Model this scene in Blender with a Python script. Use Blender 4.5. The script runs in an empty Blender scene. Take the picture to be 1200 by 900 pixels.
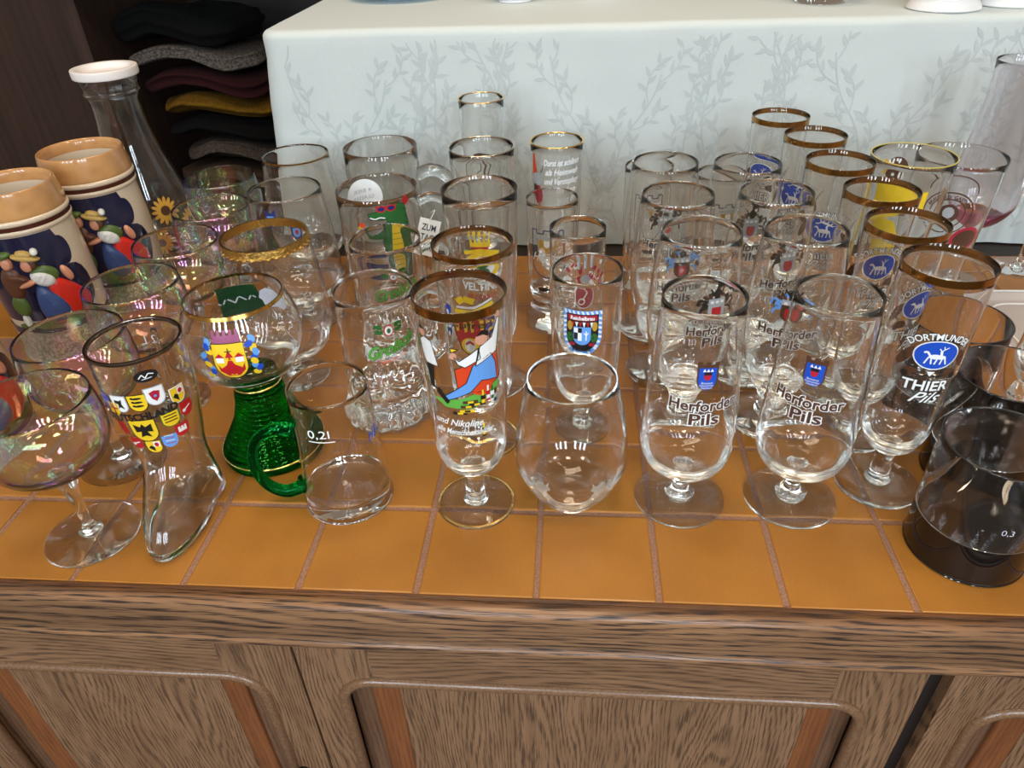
import bpy, bmesh, math, random
from mathutils import Vector, Matrix, noise, geometry
PI = math.pi
R = math.radians
random.seed(7)
C = bpy.context.scene.collection
S = 0.0087            # one working unit (a tenth of a counter tile) in metres

# ------------------------------------------------------------------ camera
cam_d = bpy.data.cameras.new('camera')
cam = bpy.data.objects.new('camera', cam_d)
C.objects.link(cam)
cam_d.sensor_width = 36.0
cam_d.lens = 857.93 / 1200 * 36.0
cam_d.clip_start = 0.01
CP = Vector((2.5257, -38.6536, 48.6487))
pitch, yaw, roll = 0.61272, -0.09673, -0.041624
fw = Vector((math.sin(yaw) * math.cos(pitch), math.cos(yaw) * math.cos(pitch), -math.sin(pitch)))
rt = fw.cross(Vector((0, 0, 1))).normalized()
up = rt.cross(fw)
rt2 = math.cos(roll) * rt + math.sin(roll) * up
up2 = -math.sin(roll) * rt + math.cos(roll) * up
cam.matrix_world = Matrix.Translation(CP * S) @ Matrix((rt2, up2, -fw)).transposed().to_4x4()
bpy.context.scene.camera = cam

# ------------------------------------------------------------------ world and light
scn = bpy.context.scene
scn.view_settings.view_transform = 'Standard'
scn.view_settings.look = 'None'
scn.view_settings.exposure = 0.0
scn.view_settings.gamma = 1.0
scn.view_settings.use_curve_mapping = False
cy = scn.cycles
cy.use_denoising = True
cy.max_bounces = 40
cy.diffuse_bounces = 4
cy.glossy_bounces = 24
cy.transmission_bounces = 40
cy.transparent_max_bounces = 160
cy.sample_clamp_indirect = 40.0
cy.sample_clamp_direct = 0.0
cy.caustics_reflective = True
cy.caustics_refractive = True
cy.blur_glossy = 0.6

w = bpy.data.worlds.new('room_light')
scn.world = w
w.use_nodes = True
w.node_tree.nodes['Background'].inputs[0].default_value = (1.0, 0.86, 0.72, 1)
w.node_tree.nodes['Background'].inputs[1].default_value = 0.36


def area(name, loc, target, sx, sy, power, col):
    d = bpy.data.lights.new(name, 'AREA')
    d.shape = 'RECTANGLE'
    d.size = sx * S
    d.size_y = sy * S
    d.energy = power
    d.color = col
    o = bpy.data.objects.new(name, d)
    C.objects.link(o)
    o.location = Vector(loc) * S
    o.rotation_euler = (Vector(target) - Vector(loc)).to_track_quat('-Z', 'Y').to_euler()
    return o


# window panes behind the photographer, cool daylight
for i, x in enumerate((-150, -95, -40, 60, 115, 170)):
    for k, z in enumerate((85, 165)):
        area('window_light', (x, -230, z), (x * 0.4, 60, 10), 20, 56, 6.2, (0.76, 0.89, 1.0))
# skylight above and behind the raised table
area('skylight', (-10, 62, 230), (0, 30, 0), 90, 40, 11.0, (1.0, 0.80, 0.58))
# warm ceiling lamps
for x in (-70, 20, 110):
    area('ceiling_lamp', (x, -30, 200), (x * 0.5, 20, 0), 22, 22, 4.5, (1.0, 0.80, 0.58))

# ------------------------------------------------------------------ materials
MATS = {}


def new_mat(name):
    m = bpy.data.materials.new(name)
    m.use_nodes = True
    m.node_tree.nodes.clear()
    nt = m.node_tree
    out = nt.nodes.new('ShaderNodeOutputMaterial')
    return m, nt, out


def pbr(name, col, rough=0.5, metal=0.0, coat=0.0, bump=None, spec=0.5, sheen=0.0, vary=None, trans=0.0):
    if name in MATS:
        return MATS[name]
    m, nt, out = new_mat(name)
    b = nt.nodes.new('ShaderNodeBsdfPrincipled')
    b.inputs['Base Color'].default_value = (*col, 1)
    b.inputs['Roughness'].default_value = rough
    b.inputs['Metallic'].default_value = metal
    b.inputs['Coat Weight'].default_value = coat
    b.inputs['Coat Roughness'].default_value = 0.08
    b.inputs['Specular IOR Level'].default_value = spec
    b.inputs['Sheen Weight'].default_value = sheen
    b.inputs['Transmission Weight'].default_value = trans
    nt.links.new(b.outputs[0], out.inputs[0])
    if bump or vary:
        tc = nt.nodes.new('ShaderNodeTexCoord')
        n = nt.nodes.new('ShaderNodeTexNoise')
        n.inputs['Scale'].default_value = (bump or vary)[0]
        n.inputs['Detail'].default_value = 5
        nt.links.new(tc.outputs['Object'], n.inputs['Vector'])
    if bump:
        bp = nt.nodes.new('ShaderNodeBump')
        bp.inputs['Strength'].default_value = bump[1]
        bp.inputs['Distance'].default_value = 0.001
        nt.links.new(n.outputs[0], bp.inputs['Height'])
        nt.links.new(bp.outputs[0], b.inputs['Normal'])
    if vary:
        mx = nt.nodes.new('ShaderNodeMixRGB')
        mx.inputs[1].default_value = (*col, 1)
        mx.inputs[2].default_value = (*vary[1], 1)
        rp = nt.nodes.new('ShaderNodeValToRGB')
        rp.color_ramp.elements[0].position = 0.38
        rp.color_ramp.elements[1].position = 0.64
        nt.links.new(n.outputs[0], rp.inputs[0])
        nt.links.new(rp.outputs[0], mx.inputs[0])
        nt.links.new(mx.outputs[0], b.inputs['Base Color'])
    MATS[name] = m
    return m


def lustre_glass(name):
    """clear glass whose surface reflection is tinted by a rainbow lustre film"""
    m, nt, out = new_mat(name)
    N = nt.nodes.new
    L = nt.links.new
    fr = N('ShaderNodeFresnel')
    fr.inputs['IOR'].default_value = 1.5
    rf = N('ShaderNodeBsdfRefraction')
    rf.inputs['IOR'].default_value = 1.5
    rf.inputs['Roughness'].default_value = 0.0
    rf.inputs['Color'].default_value = (0.985, 0.98, 0.98, 1)
    gl = N('ShaderNodeBsdfGlossy')
    gl.inputs['Roughness'].default_value = 0.03
    lw = N('ShaderNodeLayerWeight')
    lw.inputs[0].default_value = 0.5
    tc = N('ShaderNodeTexCoord')
    nz = N('ShaderNodeTexNoise')
    nz.inputs['Scale'].default_value = 22
    L(tc.outputs['Object'], nz.inputs['Vector'])
    ad = N('ShaderNodeMath')
    ad.operation = 'MULTIPLY_ADD'
    ad.inputs[1].default_value = 3.2
    L(lw.outputs['Facing'], ad.inputs[0])
    k = N('ShaderNodeMath')
    k.operation = 'MULTIPLY'
    k.inputs[1].default_value = 1.8
    L(nz.outputs[0], k.inputs[0])
    L(k.outputs[0], ad.inputs[2])
    w_ = N('ShaderNodeMath')
    w_.operation = 'FRACT'
    L(ad.outputs[0], w_.inputs[0])
    hs = N('ShaderNodeCombineColor')
    hs.mode = 'HSV'
    L(w_.outputs[0], hs.inputs[0])
    hs.inputs[1].default_value = 0.5
    hs.inputs[2].default_value = 1.0
    L(hs.outputs[0], gl.inputs['Color'])
    f2 = N('ShaderNodeMath')
    f2.operation = 'MULTIPLY_ADD'
    f2.use_clamp = True
    f2.inputs[1].default_value = 1.0
    f2.inputs[2].default_value = 0.06
    L(fr.outputs[0], f2.inputs[0])
    ms = N('ShaderNodeMixShader')
    L(f2.outputs[0], ms.inputs[0])
    L(rf.outputs[0], ms.inputs[1])
    L(gl.outputs[0], ms.inputs[2])
    L(ms.outputs[0], out.inputs[0])
    MATS[name] = m
    return m


def solid_glass(name, col=(0.97, 0.98, 0.97), ior=1.5, rough=0.0):
    m, nt, out = new_mat(name)
    g = nt.nodes.new('ShaderNodeBsdfGlass')
    g.inputs['Color'].default_value = (*col, 1)
    g.inputs['IOR'].default_value = ior
    g.inputs['Roughness'].default_value = rough
    nt.links.new(g.outputs[0], out.inputs[0])
    MATS[name] = m
    return m


CLEAR = solid_glass('clear_glass', (0.992, 0.995, 0.992))
SOLID = solid_glass('thick_clear_glass', (0.985, 0.99, 0.985))
IRID = lustre_glass('iridescent_glass')
PINK = solid_glass('lilac_glass', (0.985, 0.972, 0.985))
PINKS = solid_glass('thick_lilac_glass', (0.82, 0.62, 0.72))
GREENS = solid_glass('green_glass', (0.06, 0.60, 0.27))
DGREEN = solid_glass('dark_green_glass', (0.10, 0.50, 0.14))
SMOKE = solid_glass('smoked_glass', (0.985, 0.98, 0.975))
BLACKG = pbr('black_glass', (0.006, 0.005, 0.005), 0.04, spec=0.6)
GOLD = pbr('gold_rim', (0.50, 0.27, 0.07), 0.18, 1.0)
HAMMER = pbr('hammered_gold', (0.62, 0.38, 0.10), 0.22, 1.0, bump=(420, 1.0))
GOLDT = pbr('bright_gold', (0.95, 0.66, 0.25), 0.15, 1.0)
SILVER = pbr('silver_rim', (0.25, 0.20, 0.16), 0.2, 1.0)

COL = {'white': (0.86, 0.86, 0.84), 'black': (0.012, 0.011, 0.011), 'brown': (0.085, 0.035, 0.018),
       'blue': (0.012, 0.075, 0.50), 'lightblue': (0.13, 0.34, 0.78), 'navy': (0.012, 0.02, 0.13),
       'red': (0.50, 0.012, 0.018), 'crimson': (0.42, 0.015, 0.045), 'orange': (0.70, 0.06, 0.015), 'yellow': (0.86, 0.58, 0.02),
       'gold': (0.50, 0.30, 0.04), 'green': (0.02, 0.13, 0.025), 'lime': (0.12, 0.42, 0.06), 'grey': (0.40, 0.42, 0.44),
       'darkgreen': (0.008, 0.05, 0.015), 'skin': (0.62, 0.30, 0.20), 'purple': (0.30, 0.06, 0.16), 'frost': (0.62, 0.60, 0.66),
       'sun': (0.62, 0.34, 0.04)}


def enamel(c):
    return pbr('enamel_' + c, COL[c], 0.35)


# ------------------------------------------------------------------ helpers
def link(name, me, parent=None, mats=(), smooth=True):
    o = bpy.data.objects.new(name, me)
    C.objects.link(o)
    for m in mats:
        me.materials.append(m)
    if smooth:
        me.shade_smooth()
    if parent:
        o.parent = parent
    return o


def bm_obj(name, bm, mats, parent=None, smooth=True, recalc=True):
    if recalc:
        bmesh.ops.recalc_face_normals(bm, faces=bm.faces)
    me = bpy.data.meshes.new(name)
    bm.to_mesh(me)
    bm.free()
    if not isinstance(mats, (list, tuple)):
        mats = [mats]
    return link(name, me, parent, mats, smooth)


def thing(name, label, cat, x=0, y=0, z=0, rz=0, group=None):
    o = bpy.data.objects.new(name, None)
    o.empty_display_size = 0.02
    C.objects.link(o)
    o.location = Vector((x, y, z)) * S
    o.rotation_euler = (0, 0, rz)
    tag(o, label, cat, group)
    return o


def tag(o, label, cat, group=None):
    o['label'] = label
    o['category'] = cat
    if group:
        o['group'] = group
    return o


def dup(root, x, y, rz=0, label=None, group=None, z=0):
    r = root.copy()
    C.objects.link(r)
    r.location = Vector((x, y, z)) * S
    r.rotation_euler = (0, 0, rz)
    if label:
        r['label'] = label
    if group:
        r['group'] = group
    for ch in list(root.children):
        c = ch.copy()
        C.objects.link(c)
        c.parent = r
        for g in ch.children:
            d = g.copy()
            C.objects.link(d)
            d.parent = c
    return r


def smooth_pts(pts, n=6):
    """Catmull-Rom through the points"""
    out = []
    P = [pts[0]] + list(pts) + [pts[-1]]
    for i in range(1, len(P) - 2):
        a, b, c, d = P[i - 1], P[i], P[i + 1], P[i + 2]
        for k in range(n):
            t = k / n
            out.append(tuple(0.5 * (2 * b[j] + (c[j] - a[j]) * t + (2 * a[j] - 5 * b[j] + 4 * c[j] - d[j]) * t * t
                                    + (3 * b[j] - a[j] - 3 * c[j] + d[j]) * t ** 3) for j in range(len(b))))
    out.append(tuple(pts[-1]))
    return out


def rad_of(prof):
    """radius of an outer profile as a function of height"""
    pr = [(max(r, 0), z) for r, z in prof]

    def f(z):
        if z <= pr[0][1]:
            return pr[0][0]
        for (r0, z0), (r1, z1) in zip(pr, pr[1:]):
            if z0 <= z <= z1 and z1 > z0:
                return r0 + (r1 - r0) * (z - z0) / (z1 - z0)
        return pr[-1][0]
    return f


def lathe(name, prof, mat, parent=None, seg=56, mod=None, closed=False, smooth=True, sharp=50):
    """prof: (r,z) in units; ends at r=0 close on the axis; closed=True joins last to first (rings)"""
    bm = bmesh.new()
    rows = []
    for r, z in prof:
        if r < 1e-4 and not closed:
            rows.append([bm.verts.new((0, 0, z * S))])
        else:
            row = []
            for i in range(seg):
                a = 2 * PI * i / seg
                rr, zz = (mod(r, z, a) if mod else (r, z))
                row.append(bm.verts.new((rr * math.cos(a) * S, rr * math.sin(a) * S, zz * S)))
            rows.append(row)
    pairs = list(zip(rows, rows[1:]))
    if closed:
        pairs.append((rows[-1], rows[0]))
    for a, b in pairs:
        if len(a) == 1 and len(b) == 1:
            continue
        for i in range(seg):
            j = (i + 1) % seg
            if len(a) == 1:
                bm.faces.new((a[0], b[i], b[j]))
            elif len(b) == 1:
                bm.faces.new((a[i], b[0], a[j]))
            else:
                bm.faces.new((a[i], b[i], b[j], a[j]))
    o = bm_obj(name, bm, mat, parent, smooth)
    if sharp:
        o.data.set_sharp_from_angle(angle=R(sharp))
    return o


def shell(outer, t, zin, hb, n=6):
    """closed section of a drinking glass from its outer profile: wall t, inner floor at zin"""
    o = smooth_pts(outer, n)
    f = rad_of(o)
    H = o[-1][1]
    inner = []
    K = 26
    for k in range(K + 1):
        u = (k / K) ** 1.5
        z = zin + (H - zin) * u
        q = min(1, (z - zin) / hb)
        tt = t * (1 - 0.4 * ((z - zin) / (H - zin)) ** 3)
        inner.append((max(0, (f(z) - tt) * math.sqrt(max(0, 1 - (1 - q) ** 2))), z))
    inner[0] = (0, zin)
    if o[0][0] > 1e-4:
        o = [(0, o[0][1])] + o
    rim_r = o[-1][0]
    t = t * 0.6
    o = o + [(rim_r - t * 0.15, H + t * 0.22), (rim_r - t * 0.5, H + t * 0.3), (rim_r - t * 0.85, H + t * 0.22)]
    return o + inner[::-1], f


def tube(name, pts, rr, mat, parent=None, seg=14, n=8, flat=1.0):
    P = smooth_pts(pts, n)
    V = [Vector(p) for p in P]
    bm = bmesh.new()
    rings = []
    upv = None
    for i, p in enumerate(V):
        d = (V[min(i + 1, len(V) - 1)] - V[max(i - 1, 0)]).normalized()
        if upv is None:
            upv = d.orthogonal().normalized()
        upv = (upv - d * upv.dot(d)).normalized()
        sd = d.cross(upv)
        r_ = rr(i / (len(V) - 1)) if callable(rr) else rr
        rings.append([bm.verts.new((p + (upv * math.cos(2 * PI * k / seg) * flat + sd * math.sin(2 * PI * k / seg)) * r_) * S) for k in range(seg)])
    for a, b in zip(rings, rings[1:]):
        for k in range(seg):
            bm.faces.new((a[k], a[(k + 1) % seg], b[(k + 1) % seg], b[k]))
    bm.faces.new(rings[0])
    bm.faces.new(rings[-1])
    return bm_obj(name, bm, mat, parent)


def box_bm(bm, x0, x1, y0, y1, z0, z1, bev=0.0, seg=2):
    vs = [bm.verts.new((x * S, y * S, z * S)) for x in (x0, x1) for y in (y0, y1) for z in (z0, z1)]
    idx = [(0, 1, 3, 2), (4, 6, 7, 5), (0, 4, 5, 1), (2, 3, 7, 6), (0, 2, 6, 4), (1, 5, 7, 3)]
    fs = [bm.faces.new([vs[i] for i in f]) for f in idx]
    if bev:
        bmesh.ops.recalc_face_normals(bm, faces=fs)
        es = list({e for f in fs for e in f.edges})
        bmesh.ops.bevel(bm, geom=es, offset=bev * S, segments=seg, affect='EDGES', profile=0.5)


def box(name, x0, x1, y0, y1, z0, z1, mat, parent=None, bev=0.0, seg=2, smooth=False):
    bm = bmesh.new()
    box_bm(bm, x0, x1, y0, y1, z0, z1, bev, seg)
    return bm_obj(name, bm, mat, parent, smooth)


# ------------------------------------------------------------------ enamel prints, wrapped on the glass
TXT = {}


def text2d(s, size=1.0, bold=0.0, shear=0.0, space=1.0):
    key = (s, bold, shear, space, size)
    if key in TXT:
        return TXT[key]
    cu = bpy.data.curves.new('t', 'FONT')
    cu.body = s
    cu.size = size
    cu.offset = bold
    cu.shear = shear
    cu.space_character = space
    cu.align_x = 'CENTER'
    cu.resolution_u = 3
    cu.fill_mode = 'FRONT'
    ob = bpy.data.objects.new('t', cu)
    C.objects.link(ob)
    bpy.context.view_layer.update()
    me = bpy.data.meshes.new_from_object(ob)
    V = [(v.co.x, v.co.y - size * 0.35) for v in me.vertices]
    F = [tuple(p.vertices) for p in me.polygons]
    bpy.data.objects.remove(ob)
    bpy.data.curves.remove(cu)
    bpy.data.meshes.remove(me)
    TXT[key] = (V, F)
    return TXT[key]


class Print:
    def __init__(s):
        s.it = []

    def raw(s, V, F, c, L):
        s.it.append((V, F, c, L))

    def poly(s, pts, c, L=0):
        tess = geometry.tessellate_polygon([[Vector((x, y, 0)) for x, y in pts]])
        s.raw(list(pts), [tuple(t) for t in tess], c, L)

    def ell(s, x, y, rx, ry, c, L=0, n=20, rot=0):
        s.poly([(x + rx * math.cos(a) * math.cos(rot) - ry * math.sin(a) * math.sin(rot),
                 y + rx * math.cos(a) * math.sin(rot) + ry * math.sin(a) * math.cos(rot))
                for a in [2 * PI * k / n for k in range(n)]], c, L)

    def rect(s, x0, x1, y0, y1, c, L=0):
        s.poly([(x0, y0), (x1, y0), (x1, y1), (x0, y1)], c, L)

    def opoly(s, pts, c, L=0, w=0.07, oc='black'):
        s.poly(pts, c, L)
        q = list(pts) + [pts[0]]
        s.line(q, w, oc, L + 1)

    def line(s, pts, wd, c, L=0):
        for (x0, y0), (x1, y1) in zip(pts, pts[1:]):
            d = math.hypot(x1 - x0, y1 - y0) or 1
            nx, ny = -(y1 - y0) / d * wd / 2, (x1 - x0) / d * wd / 2
            s.poly([(x0 - nx, y0 - ny), (x1 - nx, y1 - ny), (x1 + nx, y1 + ny), (x0 + nx, y0 + ny)], c, L)

    def shield(s, x, y, wd, h, c, L=0):
        """flat top, rounded point; x,y the centre"""
        pts = [(x - wd / 2, y + h / 2), (x - wd / 2, y - h * 0.08)]
        for k in range(1, 10):
            a = PI + PI * k / 10
            pts.append((x + wd / 2 * math.cos(a), y - h * 0.08 + h * 0.42 * math.sin(a)))
        pts += [(x + wd / 2, y - h * 0.08), (x + wd / 2, y + h / 2)]
        s.poly(pts, c, L)

    def text(s, t, x, y, size, c, L=0, bold=0.0, shear=0.0, wide=None, arc=None, outline=None, ow=0.07, slope=0.0, space=1.0):
        for cc, bb, LL in (([(outline, bold + ow, L)] if outline else []) + [(c, bold, L + 1)]):
            V, F = text2d(t, size, bb, shear, space)
            base = text2d(t, size, bold, shear, space)[0]
            xs = [v[0] for v in base]
            k = wide / (max(xs) - min(xs)) if wide else 1.0
            W = []
            for vx, vy in V:
                vx *= k
                if arc:
                    a = vx / abs(arc)
                    if arc > 0:
                        W.append((x + (arc + vy) * math.sin(a), y + (arc + vy) * math.cos(a) - arc))
                    else:
                        W.append((x + (-arc - vy) * math.sin(a), y - (-arc - vy) * math.cos(a) - arc))
                else:
                    W.append((x + vx, y + vy + slope * vx))
            s.raw(W, F, cc, LL)

    def build(s, name, rf, z0, parent=None, phi=-90.0, inside=0.0, ctr=None):
        """wrap on the surface r=rf(z); centre of the print at height z0, angle phi"""
        cols = []
        bm = bmesh.new()
        for V, F, c, L in s.it:
            if c not in cols:
                cols.append(c)
            mi = cols.index(c)
            b2 = bmesh.new()
            vs = [b2.verts.new((x, y, 0)) for x, y in V]
            for f in F:
                try:
                    b2.faces.new([vs[i] for i in f])
                except ValueError:
                    pass
            xs = [v[0] for v in V]
            ys = [v[1] for v in V]
            step = 0.5
            if max(xs) - min(xs) > step * 1.3:
                q = math.floor(min(xs) / step) * step + step
                while q < max(xs):
                    g = list(b2.verts) + list(b2.edges) + list(b2.faces)
                    bmesh.ops.bisect_plane(b2, geom=g, plane_co=(q, 0, 0), plane_no=(1, 0, 0))
                    q += step
            if max(ys) - min(ys) > 2.0:
                q = math.floor(min(ys)) + 1.0
                while q < max(ys):
                    g = list(b2.verts) + list(b2.edges) + list(b2.faces)
                    bmesh.ops.bisect_plane(b2, geom=g, plane_co=(0, q, 0), plane_no=(0, 1, 0))
                    q += 1.0
            mp = {}
            off = 0.02 + 0.010 * L
            rc = rf(z0)
            for v in b2.verts:
                z = z0 + v.co.y
                r = rf(z) + (off if not inside else -inside - off)
                a = R(phi) + v.co.x / rc
                p = Vector((r * math.cos(a), r * math.sin(a), z))
                if ctr:
                    p += Vector(ctr(z))
                mp[v] = bm.verts.new(p * S)
            for f in b2.faces:
                nf = bm.faces.new([mp[v] for v in f.verts])
                nf.material_index = mi
            b2.free()
        o = bm_obj(name, bm, [enamel(c) for c in cols], parent, smooth=False, recalc=False)
        return o


def ring(name, f, z0, z1, mat, parent, t=0.03, off=0.012, n=4, seg=64):
    """metal band around the wall between two heights"""
    o = [(f(z0 + (z1 - z0) * k / n) + off + t * 0.4, z0 + (z1 - z0) * k / n) for k in range(n + 1)]
    i = [(f(z) - t, z) for _, z in o][::-1]
    return lathe(name, o + i, mat, parent, seg=seg, closed=True)


def lip(name, r, z, mat, parent, t=0.08, wall=0.08, seg=64):
    """thin ring seated on the lip"""
    c = [(r - wall / 2 + t * 1.15 * math.cos(a), z + 0.03 + t * 0.8 * math.sin(a)) for a in [2 * PI * k / 10 for k in range(10)]]
    return lathe(name, c, mat, parent, seg=seg, closed=True)


def foot(parent, r, cr, ch, sr, h, mat=None, gold=False, smat=None):
    """round foot plate, with the stem as a part of its own: cr collar radius, ch collar height, sr stem radius, h stem top"""
    pl = [(0, 0.12), (r * 0.5, 0.06), (r * 0.93, 0.0), (r, 0.06), (r, 0.14), (r * 0.96, 0.2), (r * 0.6, 0.36), (cr * 1.05, 0.55), (0, 0.6)]
    lathe('foot', pl, mat or CLEAR, parent, seg=64)
    if gold:
        lathe('gold_line', [(r * 0.93, 0.23), (r * 0.985, 0.18), (r * 0.985, 0.22), (r * 0.93, 0.27)], GOLDT, parent, closed=True)
    st = smooth_pts([(cr, 0.5), (cr * 1.0, 0.62), (cr * 1.02, ch * 0.75), (cr * 0.8, ch), (sr * 1.05, ch + 0.45), (sr, (ch + h) / 2), (sr * 1.05, h - 0.5), (sr * 1.5, h)], 4)
    lathe('stem', [(0, 0.5)] + st + [(0, h)], smat or SOLID, parent, seg=32)


# ------------------------------------------------------------------ wood, tile, cloth materials
def wood(name, ca, cb, pore, axis='X', sc=1.0, rough=0.42, amp=30.0, amount=0.8):
    """oak: fine ring lines wandering along the grain, broken into short pores"""
    m, nt, out = new_mat(name)
    N = nt.nodes.new
    L = nt.links.new
    b = N('ShaderNodeBsdfPrincipled')
    b.inputs['Roughness'].default_value = rough
    tc = N('ShaderNodeTexCoord')

    def noise_(lo, hi, det, dist=0.0):
        mp = N('ShaderNodeMapping')
        v = [hi, hi, hi]
        v['XYZ'.index(axis)] = lo
        mp.inputs['Scale'].default_value = v
        L(tc.outputs['Object'], mp.inputs['Vector'])
        n = N('ShaderNodeTexNoise')
        n.inputs['Scale'].default_value = 1.0
        n.inputs['Detail'].default_value = det
        n.inputs['Distortion'].default_value = dist
        L(mp.outputs[0], n.inputs['Vector'])
        return n

    def math_(op, a, b_, clamp=False):
        k = N('ShaderNodeMath')
        k.operation = op
        k.use_clamp = clamp
        for i_, q in enumerate((a, b_)):
            if isinstance(q, (int, float)):
                k.inputs[i_].default_value = q
            elif q is not None:
                L(q, k.inputs[i_])
        return k.outputs[0]
    vec = (0, 1.0, 0.8) if axis == 'X' else (1.0, 0.5, 0)
    dt = N('ShaderNodeVectorMath')
    dt.operation = 'DOT_PRODUCT'
    dt.inputs[1].default_value = vec
    L(tc.outputs['Object'], dt.inputs[0])
    big = noise_(3.2 * sc, 15 * sc, 1.5)
    ph = math_('ADD', math_('MULTIPLY', dt.outputs['Value'], 1450.0 * sc), math_('MULTIPLY', big.outputs[0], amp * 2.4))
    sn = math_('MULTIPLY_ADD', math_('SINE', ph, None), 0.5)
    nt.nodes[-1].inputs[2].default_value = 0.5
    streak = noise_(45 * sc, 1700 * sc, 3.5)
    mott = noise_(25 * sc, 240 * sc, 3)
    wide = noise_(9 * sc, 90 * sc, 3)
    r2 = N('ShaderNodeValToRGB')
    r2.color_ramp.elements[0].position = 0.80
    r2.color_ramp.elements[1].position = 0.97
    L(math_('ADD', math_('ADD', math_('MULTIPLY', sn, 0.22), math_('MULTIPLY', streak.outputs[0], 0.95)), math_('MULTIPLY', mott.outputs[0], 0.45)), r2.inputs[0])
    r1 = N('ShaderNodeMixRGB')
    r1.inputs[1].default_value = (*ca, 1)
    r1.inputs[2].default_value = (*cb, 1)
    r1f = N('ShaderNodeValToRGB')
    r1f.color_ramp.elements[0].position = 0.38
    r1f.color_ramp.elements[1].position = 0.66
    L(wide.outputs[0], r1f.inputs[0])
    L(r1f.outputs[0], r1.inputs[0])
    mx = N('ShaderNodeMixRGB')
    mx.inputs[2].default_value = (*pore, 1)
    L(math_('MULTIPLY', r2.outputs[0], amount), mx.inputs[0])
    L(r1.outputs[0], mx.inputs[1])
    L(mx.outputs[0], b.inputs['Base Color'])
    bp = N('ShaderNodeBump')
    bp.invert = True
    bp.inputs['Strength'].default_value = 0.25
    bp.inputs['Distance'].default_value = 0.0004
    L(r2.outputs[0], bp.inputs['Height'])
    L(bp.outputs[0], b.inputs['Normal'])
    L(b.outputs[0], out.inputs[0])
    MATS[name] = m
    return m


OAKX = wood('oak_grain_along', (0.27, 0.142, 0.072), (0.21, 0.108, 0.053), (0.065, 0.034, 0.019), 'X', 1.0, 0.42, 30, 0.9)
OAKZ = wood('oak_grain_upright', (0.265, 0.142, 0.073), (0.205, 0.107, 0.053), (0.075, 0.040, 0.022), 'Z', 1.0, 0.42, 60, 0.9)
OAKR = wood('weathered_oak_edge', (0.30, 0.158, 0.078), (0.20, 0.102, 0.052), (0.030, 0.020, 0.018), 'X', 0.9, 0.28, 30, 0.95)
OAKB = pbr('oak_bead', (0.22, 0.118, 0.06), 0.28, coat=0.2, vary=(500, (0.15, 0.078, 0.04)))
OAKM = wood('orange_oak_moulding', (0.22, 0.075, 0.024), (0.17, 0.055, 0.018), (0.09, 0.032, 0.014), 'Z', 1.0, 0.35, 10, 0.5)
OAKS = wood('brown_oak_step', (0.17, 0.085, 0.045), (0.12, 0.058, 0.03), (0.06, 0.03, 0.018), 'Z', 1.0, 0.35, 10, 0.6)
OAKD = wood('dark_oak_strip', (0.17, 0.065, 0.022), (0.10, 0.04, 0.015), (0.03, 0.015, 0.01), 'X', 1.0, 0.35)
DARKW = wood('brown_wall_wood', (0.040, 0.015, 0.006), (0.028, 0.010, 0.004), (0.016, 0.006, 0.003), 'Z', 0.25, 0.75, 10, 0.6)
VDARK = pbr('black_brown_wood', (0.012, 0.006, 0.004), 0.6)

# glazed tile: ochre with a fine speckle and darker clouds
TILE, nt, out = new_mat('ochre_tile_glaze')
b = nt.nodes.new('ShaderNodeBsdfPrincipled')
b.inputs['Roughness'].default_value = 0.42
b.inputs['Coat Weight'].default_value = 0.12
b.inputs['Coat Roughness'].default_value = 0.12
gp = nt.nodes.new('ShaderNodeNewGeometry')
n1 = nt.nodes.new('ShaderNodeTexNoise')
n1.inputs['Scale'].default_value = 900
n1.inputs['Detail'].default_value = 2
n2 = nt.nodes.new('ShaderNodeTexNoise')
n2.inputs['Scale'].default_value = 16
n2.inputs['Detail'].default_value = 4
mx = nt.nodes.new('ShaderNodeMixRGB')
mx.inputs[1].default_value = (0.46, 0.186, 0.024, 1)
mx.inputs[2].default_value = (0.39, 0.150, 0.018, 1)
mx2 = nt.nodes.new('ShaderNodeMixRGB')
mx2.blend_type = 'MULTIPLY'
mx2.inputs[0].default_value = 0.35
nt.links.new(gp.outputs['Position'], n1.inputs['Vector'])
nt.links.new(gp.outputs['Position'], n2.inputs['Vector'])
rp = nt.nodes.new('ShaderNodeValToRGB')
rp.color_ramp.elements[0].position = 0.35
rp.color_ramp.elements[1].position = 0.7
nt.links.new(n2.outputs[0], rp.inputs[0])
nt.links.new(rp.outputs[0], mx.inputs[0])
nt.links.new(mx.outputs[0], mx2.inputs[1])
nt.links.new(n1.outputs[0], mx2.inputs[2])
nt.links.new(mx2.outputs[0], b.inputs['Base Color'])
bp = nt.nodes.new('ShaderNodeBump')
bp.inputs['Strength'].default_value = 0.04
bp.inputs['Distance'].default_value = 0.0004
nt.links.new(n2.outputs[0], bp.inputs['Height'])
nt.links.new(bp.outputs[0], b.inputs['Normal'])
nt.links.new(b.outputs[0], out.inputs[0])
GROUT = pbr('pink_brown_grout', (0.33, 0.175, 0.11), 0.9, bump=(700, 0.6), vary=(300, (0.22, 0.105, 0.062)))
CLOTH = pbr('pale_damask', (0.56, 0.605, 0.58), 0.75, bump=(160, 0.25), sheen=0.15, vary=(14, (0.545, 0.60, 0.59)))
CLOTHP = pbr('damask_leaf_weave', (0.475, 0.52, 0.51), 0.6, sheen=0.15)

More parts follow.
